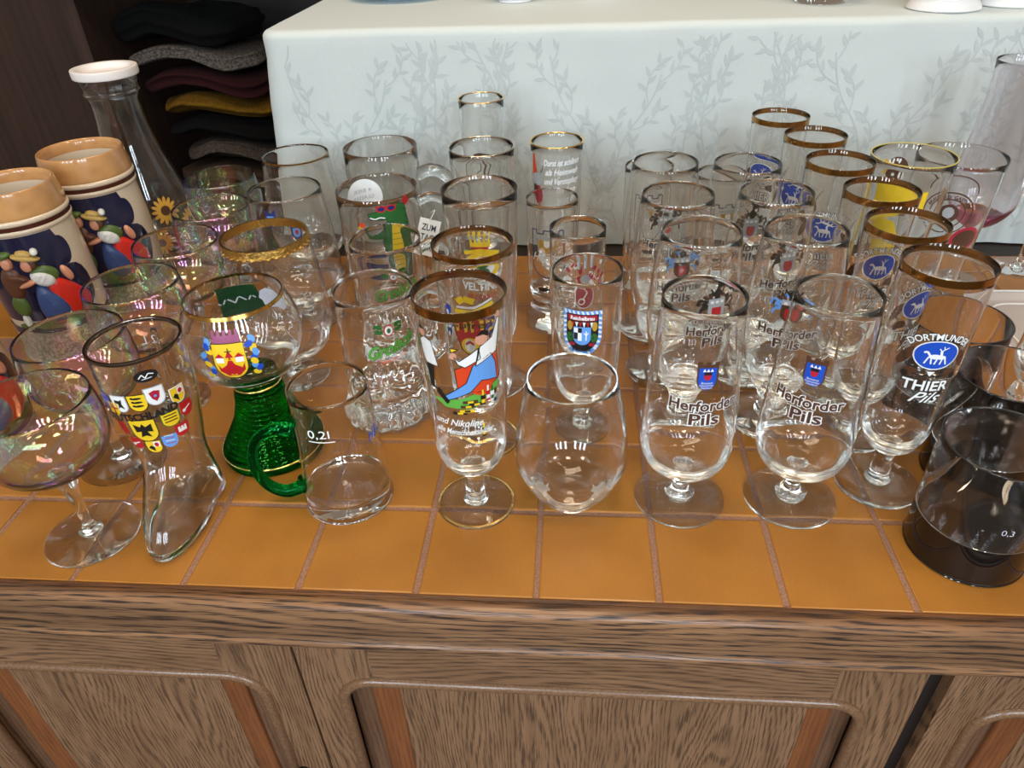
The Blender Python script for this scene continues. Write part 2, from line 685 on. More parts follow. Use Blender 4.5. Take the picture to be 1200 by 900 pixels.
# ------------------------------------------------------------------ room shell
fl = box('floor', -420, 420, -420, 260, -105, -102, pbr('brown_floor', (0.10, 0.06, 0.035), 0.5, vary=(8, (0.07, 0.04, 0.025))))
fl['kind'] = 'structure'
wb = box('wall_back', -420, 420, 190, 194, -102, 300, pbr('dim_plaster', (0.20, 0.15, 0.11), 0.9, vary=(6, (0.16, 0.12, 0.09))))
wb['kind'] = 'structure'

# ------------------------------------------------------------------ sideboard
sb = thing('sideboard', 'oak sideboard with an ochre tiled top and panelled doors carrying all the glasses', 'sideboard')
PY = 9.78
tile_me = None
rows = [(j * PY, (j + 1) * PY) for j in range(6)] + [(6 * PY, 64.6)]
cache = {}
for j, (y0, y1) in enumerate(rows):
    for k in range(-9, 9):
        x0, x1 = k * 10, k * 10 + 10
        if x1 < -50 - y0 * 0.55 or x0 > 41 + y0 * 0.52:
            continue
        key = (j == 6)
        g = 0.24
        ys = 0.05 if j == 0 else g
        key = 0 if 0 < j < 6 else j + 1
        if key not in cache:
            bm = bmesh.new()
            box_bm(bm, g, 10 - g, ys, (y1 - y0) - g, -1.0, 0, 0.16, 2)
            o = bm_obj('tile', bm, TILE, sb, False)
            cache[key] = o
        else:
            o = cache[key].copy()
            C.objects.link(o)
        o.location = Vector((x0 + random.uniform(-.03, .03), y0 + random.uniform(-.03, .03), random.uniform(-0.02, 0.02))) * S
        o.rotation_euler = (0, 0, random.uniform(-0.003, 0.003))
box('grout', -92, 92, 0, 64.6, -1.1, -0.13, GROUT, sb)
box('inner_strip', -92, 92, -0.45, 0.02, -1.2, 0.0, OAKD, sb, 0.1)
box('back_rail', -92, 92, 64.6, 70.5, -1.2, -0.05, VDARK, sb, 0.1)


def extrude_x(name, prof, x0, x1, mat, parent, n=1):
    """prof: closed (y,z) section run along x"""
    bm = bmesh.new()
    A = [bm.verts.new((x0 * S, y * S, z * S)) for y, z in prof]
    B = [bm.verts.new((x1 * S, y * S, z * S)) for y, z in prof]
    m = len(prof)
    for i in range(m):
        bm.faces.new((A[i], A[(i + 1) % m], B[(i + 1) % m], B[i]))
    bm.faces.new(A)
    bm.faces.new(B)
    o = bm_obj(name, bm, mat, parent, False)
    for p in o.data.polygons:
        p.use_smooth = len(p.vertices) == 4
    return o


def arc_pts(cx, cz, r, a0, a1, n=6):
    return [(cx + r * math.cos(R(a0 + (a1 - a0) * k / n)), cz + r * math.sin(R(a0 + (a1 - a0) * k / n))) for k in range(n + 1)]


rail = [(-0.42, -4.1), (-0.42, 0.02)] + arc_pts(-1.1, -0.62, 0.7, 90, 180, 7) + [(-1.8, -1.0), (-1.86, -1.35), (-1.86, -3.6), (-1.75, -3.9), (-1.5, -4.1)]
extrude_x('edge_rail', rail, -92, 92, OAKR, sb)
bead = [(-0.5, -5.35), (-0.5, -4.1), (-1.5, -4.1)] + arc_pts(-1.6, -4.75, 0.5, 110, 260, 7) + [(-1.3, -5.35)]
extrude_x('bead_moulding', bead, -92, 92, OAKR, sb)
box('carcass', -91, 91, 0.9, 64, -100, -1.2, VDARK, sb)


def arch_loop(x0, x1, zt, zb, r, n=8):
    """open outline: up the left side, round the two top corners, down the right side"""
    pts = [(x0, zb), (x0, zt - r)]
    for k in range(1, n + 1):
        a = PI - (PI / 2) * k / n
        pts.append((x0 + r + r * math.cos(a), zt - r + r * math.sin(a)))
    pts.append((x1 - r, zt))
    for k in range(1, n + 1):
        a = PI / 2 - (PI / 2) * k / n
        pts.append((x1 - r + r * math.cos(a), zt - r + r * math.sin(a)))
    pts.append((x1, zb))
    return pts


def door(x0, x1, label=None):
    zt, zb = -5.6, -60
    y = -1.0
    d = bpy.data.objects.new('door', None)
    C.objects.link(d)
    d.parent = sb
    # frame face with an arched opening, as one plate with thickness
    ax0, ax1, azt = x0 + 3.4, x1 - 3.9, -11.2
    outl = arch_loop(ax0, ax1, azt, zb, 3.2)
    bm = bmesh.new()

    def plate(poly, ya, yb):
        tess = geometry.tessellate_polygon([[Vector((a, c, 0)) for a, c in poly]])
        for yy in (ya, yb):
            vs = [bm.verts.new((a * S, yy * S, c * S)) for a, c in poly]
            for t in tess:
                bm.faces.new([vs[i] for i in t])
        m = len(poly)
        for i in range(m):
            (a, c), (e, g) = poly[i], poly[(i + 1) % m]
            bm.faces.new([bm.verts.new(q) for q in ((a * S, ya * S, c * S), (e * S, ya * S, g * S), (e * S, yb * S, g * S), (a * S, yb * S, c * S))])
    half = len(outl) // 2
    split = -9.2
    polyL = [(x0, zb), (x0, zt), (ax0 + 3.2, zt)] + [(ax0 + 3.2, azt)] + outl[:10][::-1]
    plate(polyL, y, y + 1.2)
    bm_obj('stile', bm, OAKZ, d, False)
    bm = bmesh.new()
    polyR = [(x1, zb), (x1, zt), (ax1 - 3.2, zt), (ax1 - 3.2, azt)] + outl[11:]
    plate(polyR, y, y + 1.2)
    bm_obj('stile', bm, OAKZ, d, False)
    box('top_rail', ax0 + 3.22, ax1 - 3.22, y - 0.0, y + 1.2, azt, zt, OAKX, d)
    # round bead that follows the arch
    lp = arch_loop(ax0, ax1, azt, zb, 3.2, 10)
    tube('moulding', [(a, y + 0.05, c) for a, c in lp], 0.55, OAKB, d, seg=12, n=1)
    # recessed panel, side strips
    box('panel', ax0 + 5.2, ax1 - 4.4, y + 0.55, y + 1.5, zb, azt - 0.1, OAKZ, d, 0.12)
    for sx, a, c in ((1, ax0 + 0.3, 5.0), (-1, ax1 - 0.3, 4.2)):
        box('side_strip', min(a, a + sx * c * .5), max(a, a + sx * c * .5), y + 0.9, y + 1.6, zb, azt - 0.1, OAKS, d, 0.15)
        box('side_strip', min(a + sx * c * .45, a + sx * c), max(a + sx * c * .45, a + sx * c), y + 0.5, y + 1.6, zb, azt - 0.1, OAKM, d, 0.35, 3, True)
    return d


d1 = door(-60.0, -21.7)
d2 = door(-21.45, 32.3)
d3 = door(34.3, 75)
box('dark_gap_strip', 32.3, 34.3, 0.2, 0.9, -60, -5.3, VDARK, sb)  # dark strip standing in for the shaded gap between middle and right doors
k = lathe('knob', smooth_pts([(0, 0), (0.5, 0.05), (0.45, 0.6), (0.9, 1.1), (0.8, 1.6), (0, 1.8)], 3), pbr('black_iron', (0.02, 0.018, 0.015), 0.4, 0.8), d1, seg=24)
k.location = Vector((-24.6, -1.0, -27.6)) * S
k.rotation_euler = (R(90), 0, 0)

# ------------------------------------------------------------------ raised table under its cloth
tcl = thing('tablecloth', 'pale blue-white damask tablecloth with woven leaf vines over the raised table', 'tablecloth')
XL, XR, YF, YB, ZT = -41.0, 112.0, 68.2, 145.0, 31.6


def ripple(x, z):
    k = max(0.0, min(1.0, (28.0 - z) / 28.0))
    return (0.42 * math.sin(x * 0.16 + 0.4 * math.sin(x * 0.07)) + 0.22 * math.sin(x * 0.43 + z * 0.05) + 0.5 * noise.noise(Vector((x * 0.13, z * 0.10, 3))) + 0.22 * noise.noise(Vector((x * 0.5, z * 0.3, 8)))) * (0.25 + k)


path = []      # (x, y, nx, ny, s)
for k in range(28):
    path.append((XL, YB - (YB - YF - 2.5) * k / 27, -1, 0))
for k in range(1, 8):
    a = PI + (PI / 2) * k / 7
    path.append((XL + 2.5 + 2.5 * math.cos(a), YF + 2.5 + 2.5 * math.sin(a), math.cos(a), math.sin(a)))
NX = 150
for k in range(1, NX + 1):
    path.append((XL + 2.5 + (XR - XL - 2.5) * k / NX, YF, 0, -1))
bm = bmesh.new()
rowsv = []
zs = [0.25 + (ZT - 1.1 - 0.25) * k / 24 for k in range(25)] + [ZT - 1.1 + 1.1 * math.sin(R(q)) for q in (20, 40, 60, 75, 90)]
ins = [0] * 25 + [1.1 * (1 - math.cos(R(q))) for q in (20, 40, 60, 75, 90)]
for z, inn in zip(zs, ins):
    row = []
    for (x, y, nx, ny) in path:
        rp_ = ripple(x + y * 0.7, z) if inn == 0 else ripple(x + y * 0.7, 28) * (1 - inn / 1.1)
        fl_ = -0.12 * max(0, 28 - z) * math.exp(-(x - XL) / 7.0)
        row.append(bm.verts.new(((x - nx * inn + nx * rp_ + fl_) * S, (y - ny * inn + ny * rp_) * S, (z + 0.0) * S)))
    rowsv.append(row)
for a, b_ in zip(rowsv, rowsv[1:]):
    for i in range(len(path) - 1):
        bm.faces.new((a[i], a[i + 1], b_[i + 1], b_[i]))
bv = bm.verts.new((XR * S, YB * S, ZT * S))
top = rowsv[-1] + [bv]
bm.faces.new(top)
bm_obj('cloth', bm, CLOTH, tcl)


# damask vines, woven in, as raised leaf shapes on the front
def leaf(bm, x, z, a, ln, wd):
    pts = []
    for k in range(9):
        t = k / 8
        pts.append((t * ln, wd * math.sin(PI * t ** 0.8)))
    for k in range(7, 0, -1):
        t = k / 8
        pts.append((t * ln, -wd * 0.8 * math.sin(PI * t ** 0.8)))
    ca, sa = math.cos(a), math.sin(a)
    put(bm, [(x + px * ca - py * sa, z + px * sa + py * ca) for px, py in pts])


def put(bm, pts):
    vs = []
    for px, pz in pts:
        if pz > 30.2 or pz < 0.4 or px < XL + 3:
            return
        vs.append(bm.verts.new((px * S, (YF - ripple(px + YF * 0.7, pz) - 0.05) * S, pz * S)))
    try:
        bm.faces.new(vs)
    except ValueError:
        pass


bm = bmesh.new()
rr = random.Random(5)


def vine(x, z, a, n, curl, ln):
    for k in range(n):
        x2, z2 = x + math.cos(a) * ln, z + math.sin(a) * ln
        nx, nz = -math.sin(a) * 0.075, math.cos(a) * 0.075
        put(bm, [(x - nx, z - nz), (x2 - nx, z2 - nz), (x2 + nx, z2 + nz), (x + nx, z + nz)])
        if k % 2 == 1:
            leaf(bm, x2, z2, a + 0.75, rr.uniform(1.5, 2.1), 0.3)
        elif k:
            leaf(bm, x2, z2, a - 0.75, rr.uniform(1.5, 2.1), 0.3)
        x, z = x2, z2
        a += curl * (0.7 + 0.6 * k / n) + rr.uniform(-0.06, 0.06)
    leaf(bm, x, z, a, 2.0, 0.34)


for i in range(-7, 18):
    sx = 1 if i % 2 else -1
    # one wandering main stem per repeat, with curling side shoots
    x, z, a = i * 6.4 + 3, 0.6 + 2.2 * (i % 3), R(90 + 14 * sx)
    for k in range(26):
        x2, z2 = x + math.cos(a) * 1.05, z + math.sin(a) * 1.05
        nx, nz = -math.sin(a) * 0.09, math.cos(a) * 0.09
        put(bm, [(x - nx, z - nz), (x2 - nx, z2 - nz), (x2 + nx, z2 + nz), (x + nx, z + nz)])
        if k % 7 == 1:
            vine(x, z, a + 0.8, 5 + k % 3, -0.24, 0.95)
        if k % 7 == 4:
            vine(x, z, a - 0.8, 5 + k % 3, 0.24, 0.95)
        if k % 3 == 0:
            leaf(bm, x, z, a + rr.choice((-0.6, 0.6)), 1.8, 0.32)
        x, z = x2, z2
        a += 0.10 * math.sin(k * 0.5 + i) * sx
bm_obj('woven_leaf_vine', bm, CLOTHP, tcl, False)
rtab = thing('raised_table', 'low wooden table hidden beneath the pale tablecloth', 'table')
box('table_top', XL + 3, XR - 2, YF + 3, YB - 2, 27, 31.0, VDARK, rtab)
for x, y in ((XL + 4, YF + 4), (XR - 6, YF + 4), (XL + 4, YB - 6), (XR - 6, YB - 6)):
    box('leg', x, x + 3, y, y + 3, -102 if y > 90 else -0.05, 27, VDARK, rtab)

# ------------------------------------------------------------------ cupboard with folded clothes
cb = thing('wooden_cupboard', 'dark brown wooden cupboard standing open behind the sideboard', 'cupboard')
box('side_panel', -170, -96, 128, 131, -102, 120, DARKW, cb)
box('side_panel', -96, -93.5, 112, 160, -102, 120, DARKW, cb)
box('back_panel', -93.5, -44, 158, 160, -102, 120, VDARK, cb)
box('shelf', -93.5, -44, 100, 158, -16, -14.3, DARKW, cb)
box('shelf', -93.5, -44, 100, 158, 44, 46, VDARK, cb)  # unseen upper shelf, run forward to keep overhead light off the clothes


def garment(name, label, x, y, z, w_, d_, h_, mat, seed, cat='garment'):
    bm = bmesh.new()
    U, V_ = 36, 18
    grid = []
    for j in range(V_ + 1):
        th = -PI / 2 + PI * j / V_
        row = []
        for i in range(U):
            ph = 2 * PI * i / U
            sx = math.copysign(abs(math.cos(th)) ** 0.45, math.cos(th)) * math.copysign(abs(math.cos(ph)) ** 0.5, math.cos(ph))
            sy = math.copysign(abs(math.cos(th)) ** 0.45, math.cos(th)) * math.copysign(abs(math.sin(ph)) ** 0.5, math.sin(ph))
            sz = math.copysign(abs(math.sin(th)) ** 0.8, math.sin(th))
            p = Vector((sx * w_ / 2, sy * d_ / 2, sz * h_ / 2))
            q = 1 + 0.22 * noise.noise(Vector((p.x, p.y, 0)) * 0.10 + Vector((seed * 7, 0, 0)))
            fold = 0.9 * math.sin(p.z * 2.6 + seed + 1.4 * noise.noise(p * 0.08))
            p = p * q + Vector((fold * 0.5, -fold if sy < 0 else 0, 3.4 * noise.noise(Vector((p.x * 0.09, 2.0, p.y * 0.04))) + 0.5 * noise.noise(Vector((p.x * 0.25, seed, p.y * 0.1)))))
            row.append(p + Vector((0, 0, h_ / 2)))
        grid.append(row)
    vs = [[bm.verts.new(p * S) for p in row] for row in grid]
    for a, b_ in zip(vs, vs[1:]):
        for i in range(U):
            bm.faces.new((a[i], a[(i + 1) % U], b_[(i + 1) % U], b_[i]))
    bmesh.ops.remove_doubles(bm, verts=bm.verts, dist=1e-6)
    o = bm_obj(name, bm, mat)
    o.location = Vector((x, y, z)) * S
    tag(o, label, cat, 'folded clothes in the cupboard')
    return o


def fabric(n, c, c2=None):
    return pbr(n, c, 0.98, spec=0.15, bump=(260, 0.8), vary=(40, c2 or tuple(v * 0.7 for v in c)))


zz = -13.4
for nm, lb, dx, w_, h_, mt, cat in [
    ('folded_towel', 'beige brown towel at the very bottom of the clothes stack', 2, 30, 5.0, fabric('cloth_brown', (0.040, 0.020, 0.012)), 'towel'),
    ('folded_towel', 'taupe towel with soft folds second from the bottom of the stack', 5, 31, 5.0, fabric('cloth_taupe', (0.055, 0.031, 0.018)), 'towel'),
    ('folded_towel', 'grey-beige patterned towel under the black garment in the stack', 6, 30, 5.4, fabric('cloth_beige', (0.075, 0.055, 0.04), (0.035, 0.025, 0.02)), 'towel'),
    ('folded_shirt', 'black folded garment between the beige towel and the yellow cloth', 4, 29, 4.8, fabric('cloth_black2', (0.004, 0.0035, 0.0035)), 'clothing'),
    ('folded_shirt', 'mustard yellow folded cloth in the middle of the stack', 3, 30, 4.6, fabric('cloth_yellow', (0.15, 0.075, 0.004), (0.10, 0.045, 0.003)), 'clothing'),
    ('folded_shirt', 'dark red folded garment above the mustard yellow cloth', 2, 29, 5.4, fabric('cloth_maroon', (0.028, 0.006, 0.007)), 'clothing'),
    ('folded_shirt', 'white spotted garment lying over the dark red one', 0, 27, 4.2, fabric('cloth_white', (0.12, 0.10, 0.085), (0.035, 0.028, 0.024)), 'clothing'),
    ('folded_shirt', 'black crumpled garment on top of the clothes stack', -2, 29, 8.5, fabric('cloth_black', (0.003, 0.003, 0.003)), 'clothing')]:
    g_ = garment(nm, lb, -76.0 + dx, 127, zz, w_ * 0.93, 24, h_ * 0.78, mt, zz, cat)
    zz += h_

# ------------------------------------------------------------------ things on the raised table
WHITE = pbr('white_porcelain', (0.80, 0.80, 0.80), 0.15, coat=0.5)
BLUEC = pbr('pale_blue_glaze', (0.38, 0.58, 0.70), 0.15, coat=0.5)
t = thing('plate', 'pale blue plate on the raised table at the left', 'plate', -26.5, 98.6, ZT)
lathe('dish', smooth_pts([(0, 0), (4.5, 0), (5, 0.5), (8.6, 1.3), (8.7, 1.6), (8.2, 1.7), (5, 0.9), (0, 0.7)], 4), BLUEC, t)
cupb = smooth_pts([(0, 0.1), (2.5, 0), (2.7, 0.25), (2.5, 0.6), (3.4, 2.5), (4.0, 6), (4.1, 8), (3.9, 8), (3.6, 6), (3.0, 2.4), (0, 1.0)], 4)
t = thing('cup', 'white cup on the raised table beside the blue plate', 'cup', -6.9, 90.4, ZT)
lathe('cup_body', cupb, WHITE, t)
lathe('blue_line', [(2.62, 0.5), (2.70, 0.5), (2.70, 0.66), (2.62, 0.66)], enamel('lightblue'), t, closed=True)
tube('handle', [(3.6, 0, 6.4), (6, 0, 6.5), (6.2, 0, 4), (3.4, 0, 2.9)], 0.35, WHITE, t)
dup(t, 6.1, 92.0, 0.4, 'white cup on the raised table near the middle of the frame', z=ZT)
t = thing('glass_bowl', 'clear glass bowl on the raised table left of the white vases', 'bowl', 37.4, 81.2, ZT)
p_, f_ = shell([(0, 0), (3.0, 0), (3.7, 0.6), (4.4, 3), (5.0, 6)], 0.3, 0.9, 1.0)
lathe('bowl', p_, CLEAR, t)
vs_ = smooth_pts([(0, 0), (4.2, 0), (4.5, 0.5), (4.1, 1.1), (3.9, 1.7), (4.3, 2.4), (4.4, 3.2), (4.0, 4), (4.6, 7), (4.9, 12), (3.6, 15), (3.9, 17), (3.6, 17), (3.3, 15), (0, 14)], 4)
t = thing('vase', 'white ribbed vase foot on the raised table, left of the other white vase', 'vase', 51.1, 73.4, ZT)
lathe('vase_body', vs_, WHITE, t)
dup(t, 60.6, 75.6, 0, 'white ribbed vase foot on the raised table at the right edge of the frame', z=ZT)

# ------------------------------------------------------------------ GLASSES
# --- slim pils flute on a short stem with gold rim (the blue oval prints)


def flute_glass(root, H, Rr, Rf, goldw=0.0, goldlip=None, goldfoot=False, zb=4.4, sr=0.85, belly=0.92):
    k = H / 22.5
    pr = [(0, zb - 0.1), (sr, zb), (1.9, zb + 0.5), (Rr * 0.72, zb + 1.5), (Rr * 0.84, zb + 3.2), (Rr * 0.88, zb + 6), (Rr * belly, H * 0.62), (Rr, H)]
    sec, f = shell(pr, 0.115, zb + 1.1, 1.6)
    lathe('bowl', sec, CLEAR, root)
    foot(root, Rf, sr * 1.35, 1.0, sr, zb + 0.05, gold=goldfoot)
    if goldw:
        ring('gold_rim', f, H - goldw, H, GOLD, root)
    if goldlip:
        lip('gilt_lip', Rr, H, goldlip, root)
    return f


def horse(P, x, y, s_, c, L):
    """two small leaping animals, one antlered, as on the blue oval"""
    P.ell(x - 0.05 * s_, y - 0.05 * s_, 0.42 * s_, 0.2 * s_, c, L, 12)
    P.ell(x + 0.28 * s_, y - 0.08 * s_, 0.34 * s_, 0.17 * s_, c, L, 12)
    P.line([(x - 0.38 * s_, y), (x - 0.62 * s_, y + 0.32 * s_), (x - 0.8 * s_, y + 0.2 * s_)], 0.14 * s_, c, L)
    P.line([(x + 0.3 * s_, y), (x + 0.22 * s_, y + 0.42 * s_)], 0.16 * s_, c, L)
    P.line([(x + 0.22 * s_, y + 0.42 * s_), (x + 0.05 * s_, y + 0.62 * s_)], 0.07 * s_, c, L)
    P.line([(x + 0.22 * s_, y + 0.42 * s_), (x + 0.62 * s_, y + 0.72 * s_)], 0.07 * s_, c, L)
    P.line([(x + 0.36 * s_, y + 0.55 * s_), (x + 0.3 * s_, y + 0.8 * s_)], 0.06 * s_, c, L)
    for a, e in ((-0.45, -0.62), (-0.3, -0.2), (0.12, 0.0), (0.42, 0.34), (0.55, 0.74)):
        P.line([(x + a * s_, y - 0.1 * s_), (x + e * s_, y - 0.66 * s_)], 0.1 * s_, c, L)


def thier_print():
    P = Print()
    P.ell(0, 2.0, 1.66, 1.36, 'white', 0, 28)
    P.ell(0, 2.0, 1.56, 1.26, 'blue', 1, 28)
    horse(P, 0, 1.95, 1.15, 'white', 2)
    P.text('DORTMUNDER', 0, 3.75, 0.82, 'white', 1, 0.015, 0, wide=5.0, arc=3.1, outline='black', ow=0.05)
    # hop cones and barley left and right of the oval
    for s_ in (-1, 1):
        P.ell(s_ * 2.15, 1.5, 0.38, 1.05, 'brown', 0, 12, rot=s_ * 0.5)
        for q in range(5):
            P.line([(s_ * (1.75 + 0.17 * q), 0.75 + 0.42 * q), (s_ * (2.3 + 0.22 * q), 1.35 + 0.42 * q)], 0.07, 'black', 1)
        P.ell(s_ * 1.45, 0.25, 0.55, 0.42, 'brown', 0, 8)
        P.ell(s_ * 1.85, -0.05, 0.3, 0.3, 'black', 1, 6)
        P.line([(0, 0.25), (s_ * 0.5, -0.05), (s_ * 1.3, 0.1)], 0.09, 'black', 1)
    P.poly([(-0.3, 0.45), (0.3, 0.45), (0, 0.0)], 'white', 2)
    P.text('THIER', 0, -0.95, 1.35, 'white', 1, 0.03, 0.0, wide=3.7, outline='black', ow=0.07)
    P.text('Pils', 0.1, -2.1, 1.5, 'white', 1, 0.01, 0.55, wide=2.5, outline='black', ow=0.05)
    return P


HK = 22.84
kt = thing('pils_glass', 'gold-rimmed pils glass with blue oval, nearest of the gold-rimmed row beside the black-bottomed tumbler', 'glass', 31.5, 15.0)
kf = flute_glass(kt, HK, 3.42, 3.75, goldw=0.62)
kp = thier_print().build('print', kf, 14.3, kt)
KS = [(31.2, 22.8, -60, 'second gold-rimmed pils glass from the front of the right-hand row, just behind the nearest one'),
      (31.6, 30.6, -86, 'third gold-rimmed pils glass from the front of the right-hand row, blue oval print'),
      (30.2, 39.0, -112, 'fourth gold-rimmed pils glass from the front, with blue oval beside the yellow-printed glass'),
      (30.0, 48.0, -128, 'second farthest of the gold-rimmed pils glasses, close to the tablecloth'),
      (27.9, 56.0, -128, 'farthest and leftmost gold-rimmed pils glass in the right-hand row, against the tablecloth')]
kt['group'] = 'gold-rimmed pils glasses with blue oval'
kp.rotation_euler[2] = R(-96 + 90)
for x, y, ph, lb in KS:
    c = dup(kt, x, y, 0, lb)
    for ch in c.children:
        if ch.name.startswith('print'):
            ch.rotation_euler[2] = R(ph + 90)


# --- short-stemmed goblets, printed in brown
def herf_text(P, y, wd, sz, c='brown', o='white'):
    P.text('Herforder', 0, y, sz, c, 1, 0.035, 0, wide=wd, outline=o, ow=0.06)
    P.text('Pils', 0.1, y - sz * 0.95, sz * 1.1, c, 1, 0.035, 0, wide=wd * 0.42, outline=o, ow=0.06)


ht = thing('stemmed_beer_glass', 'short-stemmed beer glass with small blue shield, front row beside the plain tumbler', 'glass', 12.8, 12.3, group='short-stemmed beer glasses with blue shield')
pr = [(0, 3.7), (0.95, 3.75), (2.3, 4.1), (3.45, 5.1), (3.95, 6.6), (4.02, 8.2), (3.85, 11.5), (3.55, 16), (3.27, 21.4)]
sec, hf = shell(pr, 0.115, 4.7, 1.7)
lathe('bowl', sec, CLEAR, ht)
foot(ht, 4.12, 1.35, 1.3, 0.66, 3.8)
P = Print()
P.shield(0, 2.6, 1.75, 2.3, 'brown', 0)
for q in (-0.7, 0, 0.7):
    P.rect(q - 0.2, q + 0.2, 3.65, 4.0, 'brown', 0)
P.shield(0, 2.5, 1.45, 1.95, 'blue', 1)
P.ell(0, 2.75, 0.3, 0.38, 'red', 2, 12)
P.rect(-0.3, 0.3, 2.85, 3.1, 'black', 3)
for q in (-0.3, 0, 0.3):
    P.poly([(q - 0.14, 3.15), (q + 0.14, 3.15), (q, 3.42)], 'white', 3)
P.text('Brauerei', 0, 2.15, 0.27, 'white', 2)
P.text('Felsenkeller', 0, 1.92, 0.24, 'white', 2)
P.text('Herford', 0, 1.7, 0.26, 'white', 2)
herf_text(P, 0, 5.7, 1.35)
hp = P.build('print', hf, 13.4, ht)
hp.rotation_euler[2] = R(-85 + 90)
c = dup(ht, 22.95, 12.6, 0, 'short-stemmed beer glass with small blue shield, nearer of the two to the gold-rimmed row')
[q for q in c.children if q.name.startswith('print')][0].rotation_euler[2] = R(-118 + 90)

# --- larger tulip goblets with hop wreath crest
bt = thing('tulip_beer_glass', 'tulip beer goblet with brown hop crest directly behind the front left blue-shield goblet', 'glass', 14.2, 24.4, group='tulip beer goblets with hop crest')
pr = [(0, 2.6), (0.95, 2.65), (1.5, 3.3), (1.75, 4.0), (2.5, 5.0), (3.2, 6.8), (3.85, 9), (4.25, 12), (4.25, 14.5), (4.0, 18), (3.62, 21.4)]
sec, bf = shell(pr, 0.15, 5.6, 2.2)
lathe('bowl', sec, CLEAR, bt)
nb = smooth_pts([(0.9, 0.7), (1.5, 1.0), (1.55, 1.6), (1.0, 2.0), (0.9, 2.5), (1.2, 2.9), (1.62, 3.3), (1.5, 3.7), (1.9, 4.1), (1.85, 4.6), (2.3, 5.0), (2.35, 5.3)], 4)
lathe('ridged_stem', [(0, 0.5)] + nb + [(0, 5.35)], SOLID, bt, seg=36)
lathe('foot', [(0, 0.1), (3.9, 0), (4.1, 0.1), (4.1, 0.3), (3.9, 0.42), (2.2, 0.6), (1.2, 0.9), (0, 0.95)], CLEAR, bt, seg=64)


def crest(wreath, petals, body):
    P = Print()
    rr_ = random.Random(3)
    for q in range(26):
        a = rr_.uniform(0.0, PI)
        d = rr_.uniform(1.0, 1.9)
        P.ell(d * math.cos(a), 2.2 + d * math.sin(a) * 0.85 - 0.3, rr_.uniform(0.18, 0.36), 0.2, wreath if q % 3 else petals, 0, 7, rot=rr_.uniform(0, 3))
    P.poly([(-0.25, 2.9), (0.25, 2.9), (0.4, 3.6), (0, 4.1), (-0.4, 3.6)], 'black', 1)
    for s_ in (-1, 1):
        P.line([(s_ * 0.3, 3.4), (s_ * 0.75, 3.9)], 0.14, 'black', 1)
        P.line([(s_ * 0.9, 2.7), (s_ * 1.7, 2.9), (s_ * 1.9, 2.3)], 0.22, petals, 2)
        P.line([(s_ * 0.9, 2.1), (s_ * 1.5, 1.9), (s_ * 1.6, 1.4)], 0.2, petals, 2)
    P.rect(-0.85, 0.85, 2.45, 2.95, 'grey', 2)
    for q in (-0.5, 0, 0.5):
        P.rect(q - 0.16, q + 0.16, 2.5, 2.75, 'white', 3)
    P.shield(0, 1.7, 1.7, 1.7, body, 1)
    P.shield(0, 1.55, 0.95, 1.1, 'red', 2)
    herf_text(P, -0.3, 5.4, 1.25)
    return P


bp1 = crest('brown', 'black', 'grey').build('print', bf, 13.6, bt)
bp1.rotation_euler[2] = R(-70 + 90)
P2 = crest('brown', 'lightblue', 'brown')
tmp = P2.build('print', bf, 13.3, None)
bp2_me = tmp.data
bpy.data.objects.remove(tmp)
for x, y, ph, alt, lb in [(23.5, 24.6, -108, 1, 'tulip goblet with blue and brown crest, directly behind the front right blue-shield goblet'),
                          (13.1, 33.6, -84, 1, 'tulip goblet with blue crest, third back in the left column of goblets'),
                          (22.9, 34.0, -74, 0, 'tulip goblet with brown crest, third back in the right column of goblets'),
                          (12.8, 43.4, -90, 0, 'farthest tulip goblet of the left column, in front of a small castle-print beaker'),
                          (21.7, 42.8, -86, 0, 'farthest tulip goblet of the right column, its rim under the gold-rimmed row')]:
    c = dup(bt, x, y, 0, lb)
    q = [q for q in c.children if q.name.startswith('print')][0]
    q.rotation_euler[2] = R(ph + 90)
    if alt:
        q.data = bp2_me

# --- small beakers with waist and bulging base
st_ = thing('small_beaker', 'small beaker with thick bulging base and blue castle print, in front of the verse glass', 'glass', 0.1, 44.4, group='small beakers with blue castle print')
pr = [(0, 0.1), (2.9, 0.0), (3.25, 0.6), (3.3, 1.5), (3.0, 2.3), (2.62, 3.1), (2.55, 3.8), (2.8, 5.2), (3.0, 8), (3.05, 12), (3.1, 17)]
sec, sf = shell(pr, 0.115, 4.2, 1.4)
lathe('beaker', sec, CLEAR, st_)
P = Print()
pts = [(-1.9, -1.8), (-1.9, 2.4), (-1.3, 2.4), (-1.3, 2.0), (-0.4, 2.0), (-0.4, 2.4), (0.4, 2.4), (0.4, 2.0), (1.3, 2.0), (1.3, 2.4), (1.9, 2.4), (1.9, -1.8)]
P.line(pts, 0.13, 'navy', 0)
P.line([(1.9 * math.cos(a), -1.8 + 1.9 * math.sin(a)) for a in [PI + PI * k / 12 for k in range(13)]], 0.13, 'navy', 0)
P.poly([(-1.0, 1.2), (1.0, 1.2), (1.0, 0.3), (0.4, 0.3), (0.2, -0.4), (-0.2, -0.4), (-0.4, 0.3), (-1.0, 0.3)], 'gold', 1)
P.shield(0, 0.7, 0.7, 0.9, 'white', 2)
P.rect(-1.2, 1.2, 1.35, 1.7, 'grey', 1)
P.text('Herford', 0, -1.0, 1.5, 'white', 2, 0.01, 0.45, wide=4.2, outline='grey', ow=0.03)
P.ell(-0.6, -5.4, 0.7, 0.28, 'black', 0, 10)
P.ell(0.5, -5.35, 0.45, 0.3, 'black', 0, 8)
for q in (-1.1, -0.7, -0.2, 0.2, 0.7):
    P.line([(q, -5.5), (q + 0.1, -6.0)], 0.1, 'black', 0)
